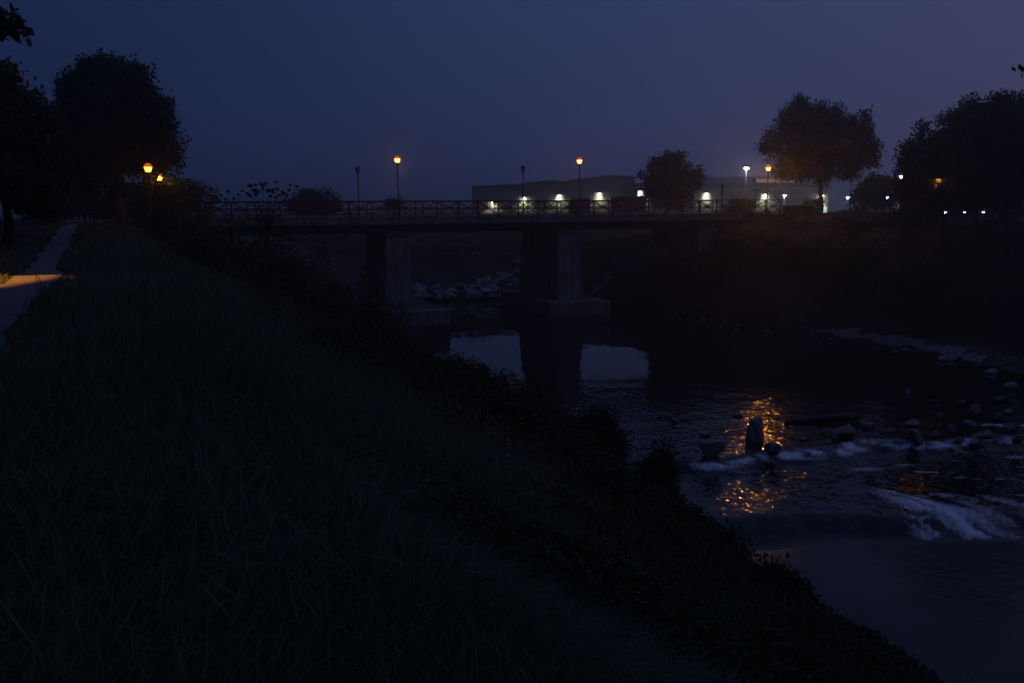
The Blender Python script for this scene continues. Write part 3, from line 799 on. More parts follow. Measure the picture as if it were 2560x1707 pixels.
# ------------------------------------------------------------------ vegetation
def rand_dirs(n):
    v = rng.normal(size=(n, 3)); return v / np.linalg.norm(v, axis=1, keepdims=True)
def leaf_arrays(P, size, aspect=.55, flat=.0):
    n = len(P); d = rand_dirs(n); d[:, 2] -= .25; d /= np.linalg.norm(d, axis=1, keepdims=True)
    e = rand_dirs(n); e[:, 2] *= (1 - flat)
    s = np.cross(d, e); s /= np.linalg.norm(s, axis=1, keepdims=True) + 1e-9
    nn = np.cross(d, s)
    L = size[:, None]; W = L * aspect
    v = np.stack([P, P + d * L * .5 + s * W * .5 + nn * L * .06, P + d * L, P + d * L * .5 - s * W * .5 + nn * L * .06], 1).reshape(-1, 3)
    q = np.arange(n * 4).reshape(-1, 4)
    return v, q
GAPS = []                       # straight openings in the foliage through which far lamps show
def crown_points(lobes, n_cl, per, spread, shell=.55):
    ext = []
    for l in lobes:
        ext.append((l[0], l[1], l[2], l[3] * .78, l[4] * .78, l[5] * .78))
        for _ in range(11):
            d = rand_dirs(1)[0]; k = rng.uniform(.13, .36)
            ext.append((l[0] + d[0] * l[3] * .94, l[1] + d[1] * l[4] * .94, l[2] + d[2] * l[5] * .94, l[3] * k, l[4] * k, l[5] * k))
    lobes = ext
    vol = np.array([l[3] * l[4] * l[5] for l in lobes]); pick = rng.choice(len(lobes), n_cl, p=vol ** .72 / (vol ** .72).sum())
    d = rand_dirs(n_cl); r = rng.random(n_cl) ** (1 / 3.0); r = shell * (1 - (1 - r) * .55) + (1 - shell) * r
    L = np.array(lobes)[pick]
    c = L[:, :3] + d * r[:, None] * L[:, 3:6] * rng.normal(.97, .05, (n_cl, 1))
    P = np.repeat(c, per, 0) + np.clip(rng.normal(size=(n_cl * per, 3)), -1.5, 1.5) * spread
    return P
def tree(name, label, cat, base, lobes, n_cl, per, size, spread=.32, trunk_r=.2, fork=.38, limbs=6, mat='leaf', group=None, lean=(0, 0), shell=.55, aspect=.6, loose=False):
    base = Vector(base)
    r = thing(name, label, cat, base, 0, group)
    lb = [(l[0] - base.x, l[1] - base.y, l[2] - base.z, l[3], l[4], l[5]) for l in lobes]
    cz = np.mean([l[2] for l in lb]); top = max(l[2] + l[5] * .5 for l in lb)
    cx = np.mean([l[0] for l in lb]); cyy = np.mean([l[1] for l in lb])
    fz = cz * fork * 2 if fork < .5 else cz * fork
    pts = []; rad = []
    for k in range(7):
        t_ = k / 6; z = -.3 + (top * .82 + .3) * t_
        pts.append((cx * t_ * t_ + .05 * trunk_r * math.sin(k * 2.1) * 6, cyy * t_ * t_ + .2 * trunk_r * math.sin(k * 1.3), z))
        rad.append(trunk_r * (1.25 if k == 0 else 1) * (1 - .85 * t_))
    MB().tube(pts, rad, 9).build('trunk', M['bark'], r, shade=True)
    for i in range(limbs):
        l = lb[i % len(lb)]
        t0 = .22 + .45 * (i / max(1, limbs - 1)); z0 = fz * (.75 + .5 * i / max(1, limbs - 1))
        tt = min(1, max(0, (z0 + .3) / (top * .82 + .3)))
        p0 = Vector((cx * tt * tt, cyy * tt * tt, z0))
        tgt = Vector((l[0] + random.uniform(-.3, .3) * l[3], l[1] + random.uniform(-.4, .4) * l[4], l[2] + l[5] * random.uniform(.0, .6)))
        if tgt.z < p0.z + .4: tgt.z = p0.z + .4
        mid = p0.lerp(tgt, .5) + Vector((0, 0, -.06 * (tgt - p0).length))
        q1 = p0.lerp(mid, .55) + Vector((0, 0, -.02)); r0 = trunk_r * .55
        MB().tube([p0, q1, mid, mid.lerp(tgt, .55), tgt], [r0, r0 * .8, r0 * .6, r0 * .38, r0 * .12], 7).build('limb', M['bark'], r, shade=True)
    P = crown_points(lb, int(n_cl * 1.2), int(per * 1.1), spread * 1.15, shell) if loose else crown_points(lb, int(n_cl * .95), int(per * 1.7), spread * .75, shell)
    sz = size * rng.uniform(.6, 1.45, len(P)) * 1.1
    for ga, gb, gr in GAPS:
        w_ = np.array(base) + P; d = gb - ga; tt = np.clip(((w_ - ga) @ d) / (d @ d), 0, 1)
        kp = np.linalg.norm(w_ - ga - tt[:, None] * d, axis=1) > gr
        P = P[kp]; sz = sz[kp]
    v, q = leaf_arrays(P, sz, aspect)
    obj('crown', fast_mesh('crown', v, quads=q, mat=M[mat]), r)
    return r
def lobe(px, py, rx, ry, Y, dy=0.0, depth=.9):
    c = at_d(px, py, Y + dy); k = (Y + dy) / F_PX
    return (c.x, c.y, c.z, rx * k, rx * k * depth, ry * k)
def base_at(px, py, Y):
    q = at_d(px, py, Y); return (q.x, q.y, TZ(q.x, q.y))

for px, y, Y in ((2350, 446, 66.5), (2341, 459, 67.5)):
    l_ = np.array(at_d(px, y, Y)); GAPS.append((np.array((0, 0, EYE)), l_, .06)); GAPS.append((np.array((0, 0, -EYE)), np.array((0, 0, -EYE)) + (l_ - np.array((0, 0, -EYE))) * .985, .34))
for px, y, Y in ((2119, 493, 150), (2101, 537, 150), (2252, 441, 140), (2219, 493, 140), (2363, 531, 140), (2411, 530, 140), (2457, 530, 150)):
    GAPS.append((np.array((0, 0, EYE)), np.array(at_d(px, y, Y)), .30))
# big single tree on the right bank
Y = 87
tree('broadleaf_tree', 'large round tree with forked trunk on the right bank beside the orange lamp', 'tree', base_at(2050, 548, Y),
     [lobe(2030, 330, 78, 78, Y), lobe(1975, 360, 62, 66, Y, 1), lobe(2105, 360, 76, 72, Y, -1), lobe(2120, 320, 44, 40, Y), lobe(1982, 412, 42, 44, Y, -1), lobe(2120, 418, 50, 36, Y, 1),
      lobe(2005, 300, 46, 44, Y, .6), lobe(2075, 296, 46, 40, Y, -.6), lobe(2030, 410, 74, 40, Y), lobe(1926, 366, 15, 13, Y), lobe(2180, 408, 15, 14, Y)],
     2000, 13, .22, .40, .27, .36, 9, 'leaf', shell=.5)
Y = 92
tree('broadleaf_tree', 'small dark tree standing behind the bridge in front of the warehouse', 'tree', base_at(1672, 545, Y),
     [lobe(1670, 430, 52, 44, Y), lobe(1640, 455, 34, 38, Y), lobe(1712, 455, 34, 44, Y), lobe(1690, 405, 22, 24, Y), lobe(1672, 490, 56, 34, Y), lobe(1748, 445, 17, 12, Y), lobe(1640, 412, 16, 16, Y)],
     620, 12, .24, .34, .18, .34, 6, 'leaf', shell=.5)
Y = 120
tree('broadleaf_tree', 'round dome-shaped tree behind the left end of the bridge', 'tree', base_at(780, 530, Y),
     [lobe(780, 508, 52, 40, Y), lobe(745, 520, 34, 26, Y), lobe(815, 518, 34, 26, Y)], 420, 12, .30, .42, .2, .34, 5, 'leaf', shell=.5)
Y = 125
tree('bush', 'small far bush just left of the first lit bridge lamp, over the railing', 'bush', base_at(985, 540, Y),
     [lobe(982, 510, 18, 10, Y), lobe(998, 508, 9, 9, Y)], 70, 10, .28, .35, .08, .34, 3, 'leaf')
Y = 105
tree('broadleaf_tree', 'small ragged tree between the big tree and the dark right trees', 'tree', base_at(2188, 545, Y),
     [lobe(2190, 470, 44, 32, Y), lobe(2160, 490, 34, 30, Y), lobe(2222, 482, 30, 28, Y), lobe(2185, 505, 46, 24, Y), lobe(2222, 455, 12, 12, Y)],
     420, 11, .28, .42, .14, .34, 6, 'leaf', shell=.45)
# mass of trees at the right edge
Y = 62
tree('broadleaf_tree', 'tall dark tree at the right edge of the picture, highest of the right group', 'tree', base_at(2520, 548, Y),
     [lobe(2500, 330, 100, 90, Y), lobe(2570, 300, 90, 80, Y), lobe(2440, 360, 80, 80, Y), lobe(2530, 420, 120, 70, Y), lobe(2620, 400, 90, 90, Y)],
     1900, 13, .20, .40, .26, .36, 7, 'leaf', 'dark trees at the right edge', shell=.45)
Y = 68
tree('broadleaf_tree', 'dark tree forming the left flank of the right group, low branches to the ground', 'tree', base_at(2360, 548, Y),
     [lobe(2360, 380, 74, 62, Y), lobe(2310, 410, 56, 58, Y), lobe(2400, 340, 60, 52, Y), lobe(2290, 455, 46, 44, Y), lobe(2360, 460, 90, 50, Y), lobe(2262, 478, 26, 34, Y), lobe(2305, 330, 14, 26, Y), lobe(2245, 447, 15, 10, Y)],
     1700, 13, .20, .38, .22, .36, 7, 'leaf', 'dark trees at the right edge', shell=.45)
Y = 74
tree('broadleaf_tree', 'dark tree filling the middle of the right group behind the others', 'tree', base_at(2440, 548, Y),
     [lobe(2430, 440, 100, 66, Y), lobe(2480, 400, 80, 70, Y), lobe(2330, 490, 70, 34, Y), lobe(2520, 480, 80, 36, Y), lobe(2290, 524, 50, 24, Y), lobe(2400, 516, 60, 22, Y), lobe(2500, 518, 70, 24, Y)],
     1100, 13, .22, .42, .2, .36, 6, 'leaf', 'dark trees at the right edge', shell=.4)
# left trees
Y = 54
tree('broadleaf_tree', 'big dark tree beside the orange lamps at the end of the path', 'tree', base_at(300, 560, Y),
     [lobe(285, 235, 80, 78, Y), lobe(205, 260, 62, 68, Y), lobe(345, 255, 66, 74, Y), lobe(390, 330, 62, 66, Y), lobe(270, 330, 110, 80, Y), lobe(330, 400, 100, 42, Y, 2.5),
      lobe(190, 390, 80, 80, Y), lobe(240, 180, 44, 36, Y), lobe(330, 185, 46, 38, Y), lobe(160, 225, 20, 28, Y), lobe(430, 395, 28, 34, Y), lobe(250, 450, 70, 46, Y)],
     2500, 13, .19, .34, .3, .36, 8, 'leaf', 'trees left of the path', shell=.45)
Y = 33
tree('broadleaf_tree', 'leafy tree cut by the left picture edge, its leaves tinged by orange light', 'tree', base_at(20, 600, Y),
     [lobe(10, 300, 90, 90, Y), lobe(80, 330, 62, 66, Y), lobe(40, 420, 110, 80, Y), lobe(-60, 260, 80, 90, Y), lobe(110, 400, 44, 60, Y), lobe(20, 200, 26, 34, Y), lobe(70, 250, 22, 28, Y), lobe(100, 490, 70, 50, Y)],
     1900, 13, .17, .27, .2, .36, 7, 'leaf_b', 'trees left of the path', shell=.4)
Y = 74
tree('broadleaf_tree', 'dark tree closing the view beyond the far end of the path', 'tree', base_at(215, 556, Y),
     [lobe(200, 500, 60, 44, Y), lobe(150, 480, 50, 50, Y), lobe(255, 520, 46, 36, Y), lobe(110, 520, 60, 40, Y), lobe(290, 500, 30, 40, Y)],
     700, 13, .22, .34, .2, .36, 5, 'leaf', 'trees left of the path', shell=.4)
Y = 58
tree('bush', 'bush under the orange lamps lit warm from above, left end of the bridge', 'bush', base_at(400, 560, Y),
     [lobe(400, 480, 56, 44, Y), lobe(360, 500, 48, 46, Y), lobe(440, 490, 34, 36, Y), lobe(390, 540, 70, 34, Y)], 620, 12, .18, .30, .1, .34, 5, 'leaf_b', shell=.45)
Y = 52
tree('bush', 'thin drooping shrub with fine twigs in front of the railing end', 'bush', base_at(500, 570, Y),
     [lobe(490, 480, 30, 22, Y), lobe(530, 490, 26, 18, Y), lobe(470, 505, 34, 24, Y), lobe(500, 540, 50, 34, Y), lobe(480, 460, 14, 12, Y)], 190, 9, .17, .24, .07, .34, 9, 'leaf_b', shell=.3, aspect=.4)
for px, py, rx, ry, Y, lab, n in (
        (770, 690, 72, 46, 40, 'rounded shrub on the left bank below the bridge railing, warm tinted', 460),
        (920, 700, 62, 48, 47, 'shrub growing against the left bridge pier', 380),
        (680, 590, 100, 74, 52, 'tall dense shrub before the left end of the bridge deck', 900),
        (840, 630, 84, 78, 53, 'tall dark shrub between the left deck and the left pier', 800),
        (480, 590, 90, 60, 46, 'dark shrub on the levee slope under the twiggy bush', 760),
        (960, 740, 70, 50, 52, 'dark shrub hiding the foot of the left pier', 560),
        (700, 760, 110, 60, 33, 'broad dark bramble mound on the upper left bank', 800),
        (1000, 1010, 80, 40, 33, 'bramble clump on the middle of the left bank below the left pier', 420),
        (1180, 1090, 80, 44, 29, 'bramble clump on the left bank straight below the middle pier', 420),
        (1380, 1150, 76, 44, 27, 'bramble clump on the left bank level with the log', 420),
        (1250, 1270, 90, 50, 22, 'broad bramble clump in the middle of the lower picture', 480),
        (1500, 1330, 84, 52, 21, 'bramble clump left of the orange glitter below the sill', 460),
        (1560, 1500, 100, 56, 17, 'bramble clump near the bottom of the bank, left of the lowest shrub', 460),
        (860, 900, 90, 46, 36, 'low bramble clump on the upper bank left of the pale water', 440),
        (560, 640, 90, 60, 38, 'wide shrub on the upper left bank under the round-leaved sapling', 520),
        (880, 800, 70, 40, 39, 'low shrub on the left bank beneath the left pier footing', 360),
        (960, 918, 56, 24, 42, 'shrub overhanging the pale water at the left bank', 340),
        (1130, 948, 56, 20, 40, 'low shrub at the water edge before the middle pier reflection', 320),
        (1320, 996, 70, 34, 36, 'leafy shrub at the water edge below the middle pier reflection', 360),
        (1480, 1034, 66, 38, 33, 'shrub at the left water edge upstream of the sill', 340),
        (1640, 1140, 56, 66, 27, 'shrub at the left end of the upper foam line', 420),
        (1690, 1290, 70, 56, 22, 'dark shrub leaning over the water beside the orange glitter', 480),
        (1760, 1500, 90, 56, 19, 'shrub on the near left bank below the lower sill', 480),
        (1940, 1660, 90, 60, 16.5, 'shrub at the water edge near the bottom of the picture', 460)):
    q = at_d(px, py, Y); g = TZ(q.x, q.y)
    k = Y / F_PX; lbs = []
    for m_ in range(9):
        dx, dy_ = random.gauss(0, .55) * rx * k, random.gauss(0, .5) * rx * k
        gz = TZ(q.x + dx, q.y + dy_); hz_ = max(.25, (q.z + ry * k - g) * random.uniform(.3, .72) * math.exp(-(dx * dx) / (rx * k) ** 2 * .6))
        sc = random.uniform(.3, .6)
        lbs.append((q.x + dx, q.y + dy_, gz + hz_ * .75, rx * k * sc, rx * k * sc, max(.18, hz_ * .5)))
    tree('bush', lab, 'bush', (q.x, q.y, g), lbs, n, 11, .085 + .0012 * Y, .2, .03, .34, 4, 'leaf_lamplit_tint' if 'warm tinted' in lab else 'bramble', 'shrubs on the left bank', shell=.3, loose=True)

# round-leaved sapling whose leaves stand out against the sky
def disc(mb, c, r, nrm, n=8):
    nrm = Vector(nrm).normalized(); a = nrm.cross(Vector((.3, .2, 1))).normalized(); b = nrm.cross(a)
    ph = random.uniform(0, 6.28); el = random.uniform(.72, .98)
    v = [c] + [c + a * (r * math.cos(ph + 2 * math.pi * j / n) * (1.15 if j == 0 else 1)) + b * (r * el * math.sin(ph + 2 * math.pi * j / n)) + nrm * (r * .10) for j in range(n)]
    mb.add(v, [(0, 1 + j, 1 + (j + 1) % n) for j in range(n)])
dots = [(800, 465), (770, 560), (870, 550), (685, 565), (965, 460), (920, 505), (1030, 490), (1050, 400), (1075, 402), (1125, 390), (1130, 450), (1105, 455), (1195, 385), (1245, 370), (1215, 395),
        (1370, 355), (1280, 455), (1265, 462), (1325, 450), (1385, 440), (1440, 465), (1530, 390), (1515, 450), (1610, 405), (1480, 500), (1400, 510), (600, 440), (1130, 500), (1060, 520), (1160, 470),
        (1330, 470), (1300, 520), (1360, 540), (1210, 430), (1450, 490), (1500, 520)]
Y = 34
sb = base_at(655, 640, Y)
for part, (lo_, hi_, lab) in enumerate(((0, 7, 'small round-leaved sapling left of the taller one against the sky'), (7, 99, 'tall round-leaved sapling standing up before the bridge railing against the sky'))):
    sel = dots[lo_:hi_]
    px_b = 575 if part == 0 else 662
    bb = base_at(px_b, 640, Y + part * .5); bv = Vector(bb)
    r = thing('sapling', lab, 'sapling', bb, 0, 'round-leaved saplings')
    hub = at_d(px_b, 560, Y + part * .5) - bv
    for i, (cx_, cy_) in enumerate(sel):
        px, py = 400 + cx_ / 4.704, 380 + cy_ / 4.704
        w = at_d(px, py, Y + random.uniform(-.6, .6)) - bv
        s0 = hub.lerp(Vector((0, 0, 0)), random.uniform(0, .5)); mid = s0.lerp(w, .55) + Vector((random.uniform(-.1, .1), 0, .12))
        MB().tube([s0, mid, w], [.013, .009, .004], 5).build('twig', M['stem'], r)
        lf = MB(); disc(lf, w, random.uniform(.065, .10), (random.uniform(-.6, .6), -1, random.uniform(-.2, .7)))
        lf.build('leaf', M['leaf_y'], r)
    for k in range(5):
        a_ = Vector((random.uniform(-.3, .3), random.uniform(-.3, .3), 0)); b_ = hub + Vector((random.uniform(-.9, .9), random.uniform(-.4, .4), random.uniform(-.3, .3)))
        MB().tube([a_, a_.lerp(b_, .5) + Vector((.05, 0, .05)), b_], [.03, .022, .012], 6).build('stem', M['stem'], r)
    n = 420 if part else 160
    mb = MB()
    hw = .95 if part else .5
    for k in range(n):
        t_ = random.random()
        c = Vector((hub.x * t_ + random.gauss(0, hw * (.5 + .3 * t_)), random.gauss(0, .4), hub.z * (.1 + .95 * t_) + random.gauss(0, .18)))
        disc(mb, c, random.uniform(.05, .095), (random.uniform(-1, 1), -1, random.uniform(-.5, 1)), 6)
    f = mb.build('foliage', M['leaf_y'], r)

# branch tips that hang into the frame from trees outside it
def spray(name, label, pts, Y, nleaf, size, start, sd=1.0):
    p0 = at_d(*start, Y); r = thing(name, label, 'branch', p0)
    end = at_d(*pts[0], Y) - p0
    MB().tube([(0, 0, 0), end * .5 + Vector((0, 0, .1)), end], [.03, .018, .006], 6).build('twig', M['bark'], r)
    P = []
    for (px, py) in pts:
        c = at_d(px, py, Y) - p0
        P += [c + Vector((random.gauss(0, .09) * sd, random.gauss(0, .1), random.gauss(0, .07) * sd)) for _ in range(nleaf)]
    v, q = leaf_arrays(np.array([tuple(p) for p in P]), size * rng.uniform(.7, 1.3, len(P)), .62)
    obj('foliage', fast_mesh('foliage', v, quads=q, mat=M['leaf']), r)
spray('hanging_branch', 'dark leafy branch tip hanging into the upper left corner', [(24, 58), (8, 48), (10, 66), (-12, 56), (30, 72), (20, 46), (-30, 50), (-40, 62)], 13, 26, .16, (-160, -60))
spray('hanging_branch', 'single dark leaf tip entering at the right edge high above the trees', [(2556, 178), (2570, 180), (2590, 178), (2604, 176)], 13, 6, .10, (2720, 80), .3)

# hedges and the lamp behind them that throws the bar of light over the path
def hedge(label, s0, s1, off, h, n):
    c = PD * ((s0 + s1) / 2) + PN * off
    r = thing('hedge', label, 'hedge', (c.x, c.y, TZ(c.x, c.y)), math.atan2(PD.y, PD.x), 'hedges left of the path')
    L = s1 - s0
    MB().box(-L / 2, L / 2, -.32, .32, -.2, h - .18).build('stem_mass', M['bark'], r)
    P = np.column_stack([rng.uniform(-L / 2 - .04, L / 2 + .04, n), rng.uniform(-.55, .55, n), rng.uniform(0, h, n)])
    sel = (np.abs(P[:, 1]) > .22) | (P[:, 2] > h - .35); P = P[sel]
    v, q = leaf_arrays(P, .09 * rng.uniform(.7, 1.3, len(P)), .6)
    obj('foliage', fast_mesh('foliage', v, quads=q, mat=M['leaf']), r)
LB0 = at_z(60, 729, 8.0); LB1 = at_z(60, 690, 8.0)     # near and far edge of the bar of light on the path
sA, sB = path_s(LB0.x, LB0.y), path_s(LB1.x, LB1.y)
LAMP_S = (sA + sB) / 2 + 3.6; LAMP_OFF = -10.6
lp = PD * LAMP_S + PN * LAMP_OFF - Vector((.5, 0))
HO = -5.6
def at_hedge(pt):                                       # where the ray lamp -> point crosses the hedge line
    o = path_off(pt.x, pt.y); s = path_s(pt.x, pt.y); t_ = (HO - LAMP_OFF) / (o - LAMP_OFF); return LAMP_S + (s - LAMP_S) * t_
h0, h1 = sorted((at_hedge(LB0), at_hedge(LB1)))
hedge('clipped hedge along the left side of the path nearer the camera', h0 - 22, h0, HO, 2.9, 11000)
hedge('clipped hedge along the left side of the path running towards the dark trees', h1, h1 + 22, HO, 2.9, 17000)
g = TZ(lp.x, lp.y)
side = thing('street_lamp', 'shaded street lamp behind the hedges outside the picture to the left', 'street lamp', (lp.x, lp.y, g))
MB().tube([(0, 0, 0), (0, 0, 2.6), (0, 0, 5.3)], [.08, .06, .045], 10).build('pole', M['pole'], side)
MB().tube([(0, 0, 5.3), (.25, 0, 5.42), (.5, 0, 5.40)], [.04, .035, .03], 8).build('arm', M['pole'], side)
MB().lathe([(.30, 5.05), (.295, 5.06), (.20, 5.30), (.06, 5.40)], 24, cap=False).build('lamp_shade', M['pole'], side, (.5, 0, 0))
MB().lathe([(.008, 5.190), (.024, 5.200), (.024, 5.220), (.008, 5.230)], 12).build('bulb', emitter('sodium_bulb', SODIUM, 60.0), side, (.5, 0, 0))
ld = bpy.data.lights.new('street_lamp_light', 'SPOT'); ld.energy = 22000; ld.color = SODIUM; ld.spot_size = R(123.6); ld.spot_blend = .06; ld.shadow_soft_size = .03
lo = bpy.data.objects.new('street_lamp_light', ld); link(lo, side); lo.location = (.5, 0, 5.15)

# low barrier where the path meets the road
q = at_d(212, 562, 53); g = TZ(q.x, q.y)
bar_ = thing('path_barrier', 'low pale bar barrier across the far end of the path', 'barrier', (q.x, q.y, g))
for xx in (-1.05, 1.0): MB().lathe([(.05, -.1), (.05, .24), (.04, .29), (.02, .30)], 10).build('post', M['white'], bar_, (xx, 0, 0))
MB().tube([(-1.0, 0, .17), (.96, 0, .17)], .03, 8).build('bar', M['white'], bar_)

# grass of the left levee
def scatter(n, r0, r1, az0, az1):
    r = r0 * (r1 / r0) ** rng.random(n); az = rng.uniform(az0, az1, n)
    return np.column_stack([r * np.sin(az), r * np.cos(az)])
def blades(P2, h, w, lean):
    n = len(P2); z = terrain(P2[:, 0], P2[:, 1])
    B = np.column_stack([P2, z - .03])
    a = rng.uniform(0, 2 * np.pi, n); wd = np.column_stack([np.cos(a), np.sin(a), np.zeros(n)]) * w[:, None] / 2
    la = rng.normal(.4, 1.3, n); ld_ = np.column_stack([np.cos(la), np.sin(la), np.zeros(n)])
    L = lean[:, None] * h[:, None]
    mid = B + ld_ * L * .28 + np.array([0, 0, 1]) * (h * .62)[:, None]
    tip = B + ld_ * L + np.array([0, 0, 1]) * (h * (1.0 - .45 * lean ** 2))[:, None]
    v = np.stack([B - wd, B + wd, mid - wd * .8, mid + wd * .8, tip], 1).reshape(-1, 3)
    k = np.arange(n)[:, None] * 5
    return v, k + np.array([[0, 1, 3, 2]]), k + np.array([[2, 3, 4]])
def off_path(P2):
    po = path_off(P2[:, 0], P2[:, 1]); ps = path_s(P2[:, 0], P2[:, 1])
    return ~((po < PATH_R + .02) & (po > PATH_L - .02) & (ps < 60))
def land_left(P2):
    return ~inside(P2[:, 0], P2[:, 1], RIVER) & (bq(P2[:, 0], P2[:, 1]) < -1.0) & (P2[:, 0] < 12)
P2 = scatter(190000, 1.5, 62, R(-42), R(38)); P2 = P2[off_path(P2) & land_left(P2)]
rr = np.hypot(P2[:, 0], P2[:, 1]); po = path_off(P2[:, 0], P2[:, 1])
dl = poly_dist(P2[:, 0], P2[:, 1], TOE_L)
f_ = dl / (dl + np.maximum(po - 1.1, 0) + 1e-6)
patch = fbm(P2[:, 0] * .35, P2[:, 1] * .35, 91)
keep = (rng.random(len(P2)) < np.clip(1.15 - (po - 2.2 - .025 * P2[:, 1]) * .28 + (patch - .47) * 2.6, .10, 1))
P2 = P2[keep]; rr = rr[keep]; po = po[keep]; patch = patch[keep]
h = rng.uniform(.22, .62, len(P2)) * (.75 + .9 * (patch - .3))
h = np.where(po < PATH_L, h * .45, h)
ps = path_s(P2[:, 0], P2[:, 1])
h = np.where((np.abs(po - PATH_R) < .35), h * .75, h)
h = np.where((ps > sA - 1.0) & (ps < sB + 1.0) & (po > PATH_R) & (po < PATH_R + 3.0), h * .42, h)
for off, sd in ((PATH_R, 1), (PATH_L, -1)):
    n_ = 9000; ss_ = rng.uniform(3, 56, n_); oo_ = off + sd * np.abs(rng.normal(0, .16, n_)) + sd * -.10 + .12 * (vnoise(ss_ * 1.3, ss_ * 0, 44) - .5) * 2
    E2 = np.column_stack([PD.x * ss_ + PN.x * oo_, PD.y * ss_ + PN.y * oo_]); E2 = E2[bq(E2[:, 0], E2[:, 1]) < -1]
    P2 = np.vstack([P2, E2]); rr = np.concatenate([rr, np.hypot(E2[:, 0], E2[:, 1])]); h = np.concatenate([h, rng.uniform(.08, .32, len(E2)) * np.where((path_s(E2[:, 0], E2[:, 1]) > sA - .6) & (path_s(E2[:, 0], E2[:, 1]) < sB + .8), .35, 1)])
w = .006 + .0007 * rr
v, q4, t3 = blades(P2, h, w * rng.uniform(.8, 1.8, len(P2)), rng.uniform(.15, 1.0, len(P2)))
grass = obj('grass', fast_mesh('grass', v, quads=q4, tris=t3, mat=M['grass']))
tag(grass, 'long dark grass covering the left levee and its slope', kind='stuff')
P2 = scatter(2600, 5.5, 45, R(-36), R(32)); P2 = P2[off_path(P2) & land_left(P2)]
rr = np.hypot(P2[:, 0], P2[:, 1]); po = path_off(P2[:, 0], P2[:, 1]); ps = path_s(P2[:, 0], P2[:, 1])
k_ = ~((ps > sA - 1.5) & (ps < sB + 1.5) & (po < 3)) & (po > PATH_R); P2 = P2[k_]; rr = rr[k_]
v, q4, t3 = blades(P2, rng.uniform(.5, 1.0, len(P2)), (.006 + .0006 * rr) * rng.uniform(.8, 1.6, len(P2)), rng.uniform(.08, .5, len(P2)))
dry = obj('dry_grass', fast_mesh('dry_grass', v, quads=q4, tris=t3, mat=M['drygrass']))
tag(dry, 'taller pale dry stalks standing in the levee grass', kind='stuff')

# brambles and ground leaves of both banks
def cover(name, label, P2, hmax, size, mat, lump=False):
    z = terrain(P2[:, 0], P2[:, 1]); m = np.clip((fbm(P2[:, 0] * .42, P2[:, 1] * .42, 55) - .28) * 2.6, .08, 1)
    if lump: m = np.clip((fbm(P2[:, 0] * .36, P2[:, 1] * .36, 58, 3) - .30) * 3.4, .06, 1) * (.65 + .5 * vnoise(P2[:, 0] * 1.7, P2[:, 1] * 1.7, 9)) * np.clip(np.hypot(P2[:, 0], P2[:, 1]) / 27, .30, 1) * np.clip(poly_dist(P2[:, 0], P2[:, 1], TOE_L) / 2.5, .35, 1)
    z = z + hmax * m * (1 - .8 * rng.random(len(P2)) ** 1.8 if lump else np.sqrt(rng.random(len(P2)))) - .03
    v, q = leaf_arrays(np.column_stack([P2, z]), size * rng.uniform(.6, 1.4, len(P2)), .62, .4)
    o = obj(name, fast_mesh(name, v, quads=q, mat=M[mat])); tag(o, label, kind='stuff'); return o
P2 = scatter(400000, 4, 66, R(-24), R(36)); P2 = P2[land_left(P2)]
po = path_off(P2[:, 0], P2[:, 1]); dl = poly_dist(P2[:, 0], P2[:, 1], TOE_L); f_ = dl / (dl + np.maximum(po - 1.1, 0) + 1e-6)
keep = (po > 1.2) & (rng.random(len(P2)) < np.clip((po - 2.4 - .025 * P2[:, 1]) * .55 + (fbm(P2[:, 0] * .3, P2[:, 1] * .3, 17) - .47) * 5, 0.02, 1))
P2 = P2[keep]; rr = np.hypot(P2[:, 0], P2[:, 1])
cover('undergrowth', 'dark brambles and weeds covering the lower left bank', P2, 1.5, .036 + .0022 * rr, 'bramble', True)
n = 330000
P2 = np.column_stack([rng.uniform(6, 66, n), rng.uniform(26, 100, n)])
P2 = P2[~inside(P2[:, 0], P2[:, 1], RIVER)]
dr = poly_dist(P2[:, 0], P2[:, 1], TOE_R)
s_, q_ = bs(P2[:, 0], P2[:, 1]), bq(P2[:, 0], P2[:, 1])
keep = (dr > 2.6 + 2.2 * vnoise(P2[:, 0] * .4, P2[:, 1] * .4, 8)) & (dr < 30) & ~((q_ > .25) & (q_ < B_W + .6)) & (P2[:, 0] < .66 * P2[:, 1] + 3)
P2 = P2[keep]
cover('bank_weeds', 'dark grass and weeds covering the right bank', P2, .75, np.full(len(P2), .17), 'bramble')
n = 60000
P2 = np.column_stack([rng.uniform(-40, 22, n), rng.uniform(84, 135, n)])
P2 = P2[~inside(P2[:, 0], P2[:, 1], RIVER)]
df = poly_dist(P2[:, 0], P2[:, 1], TOE_F); keep = (df > 3.0 + 3 * vnoise(P2[:, 0] * .3, P2[:, 1] * .3, 12)) & (bq(P2[:, 0], P2[:, 1]) > B_W + 1)
P2 = P2[keep]
cover('far_weeds', 'dark weeds on the far bank under and behind the bridge', P2, .7, np.full(len(P2), .26), 'bramble')
n = 30000
P2 = np.column_stack([rng.uniform(-40, -3, n), rng.uniform(20, 66, n)])
po = path_off(P2[:, 0], P2[:, 1]); keep = (po < PATH_L - .5) & (po > -14) & (bq(P2[:, 0], P2[:, 1]) < -1); P2 = P2[keep]
cover('verge_weeds', 'low weeds on the verge left of the path', P2, .4, np.full(len(P2), .12), 'bramble')
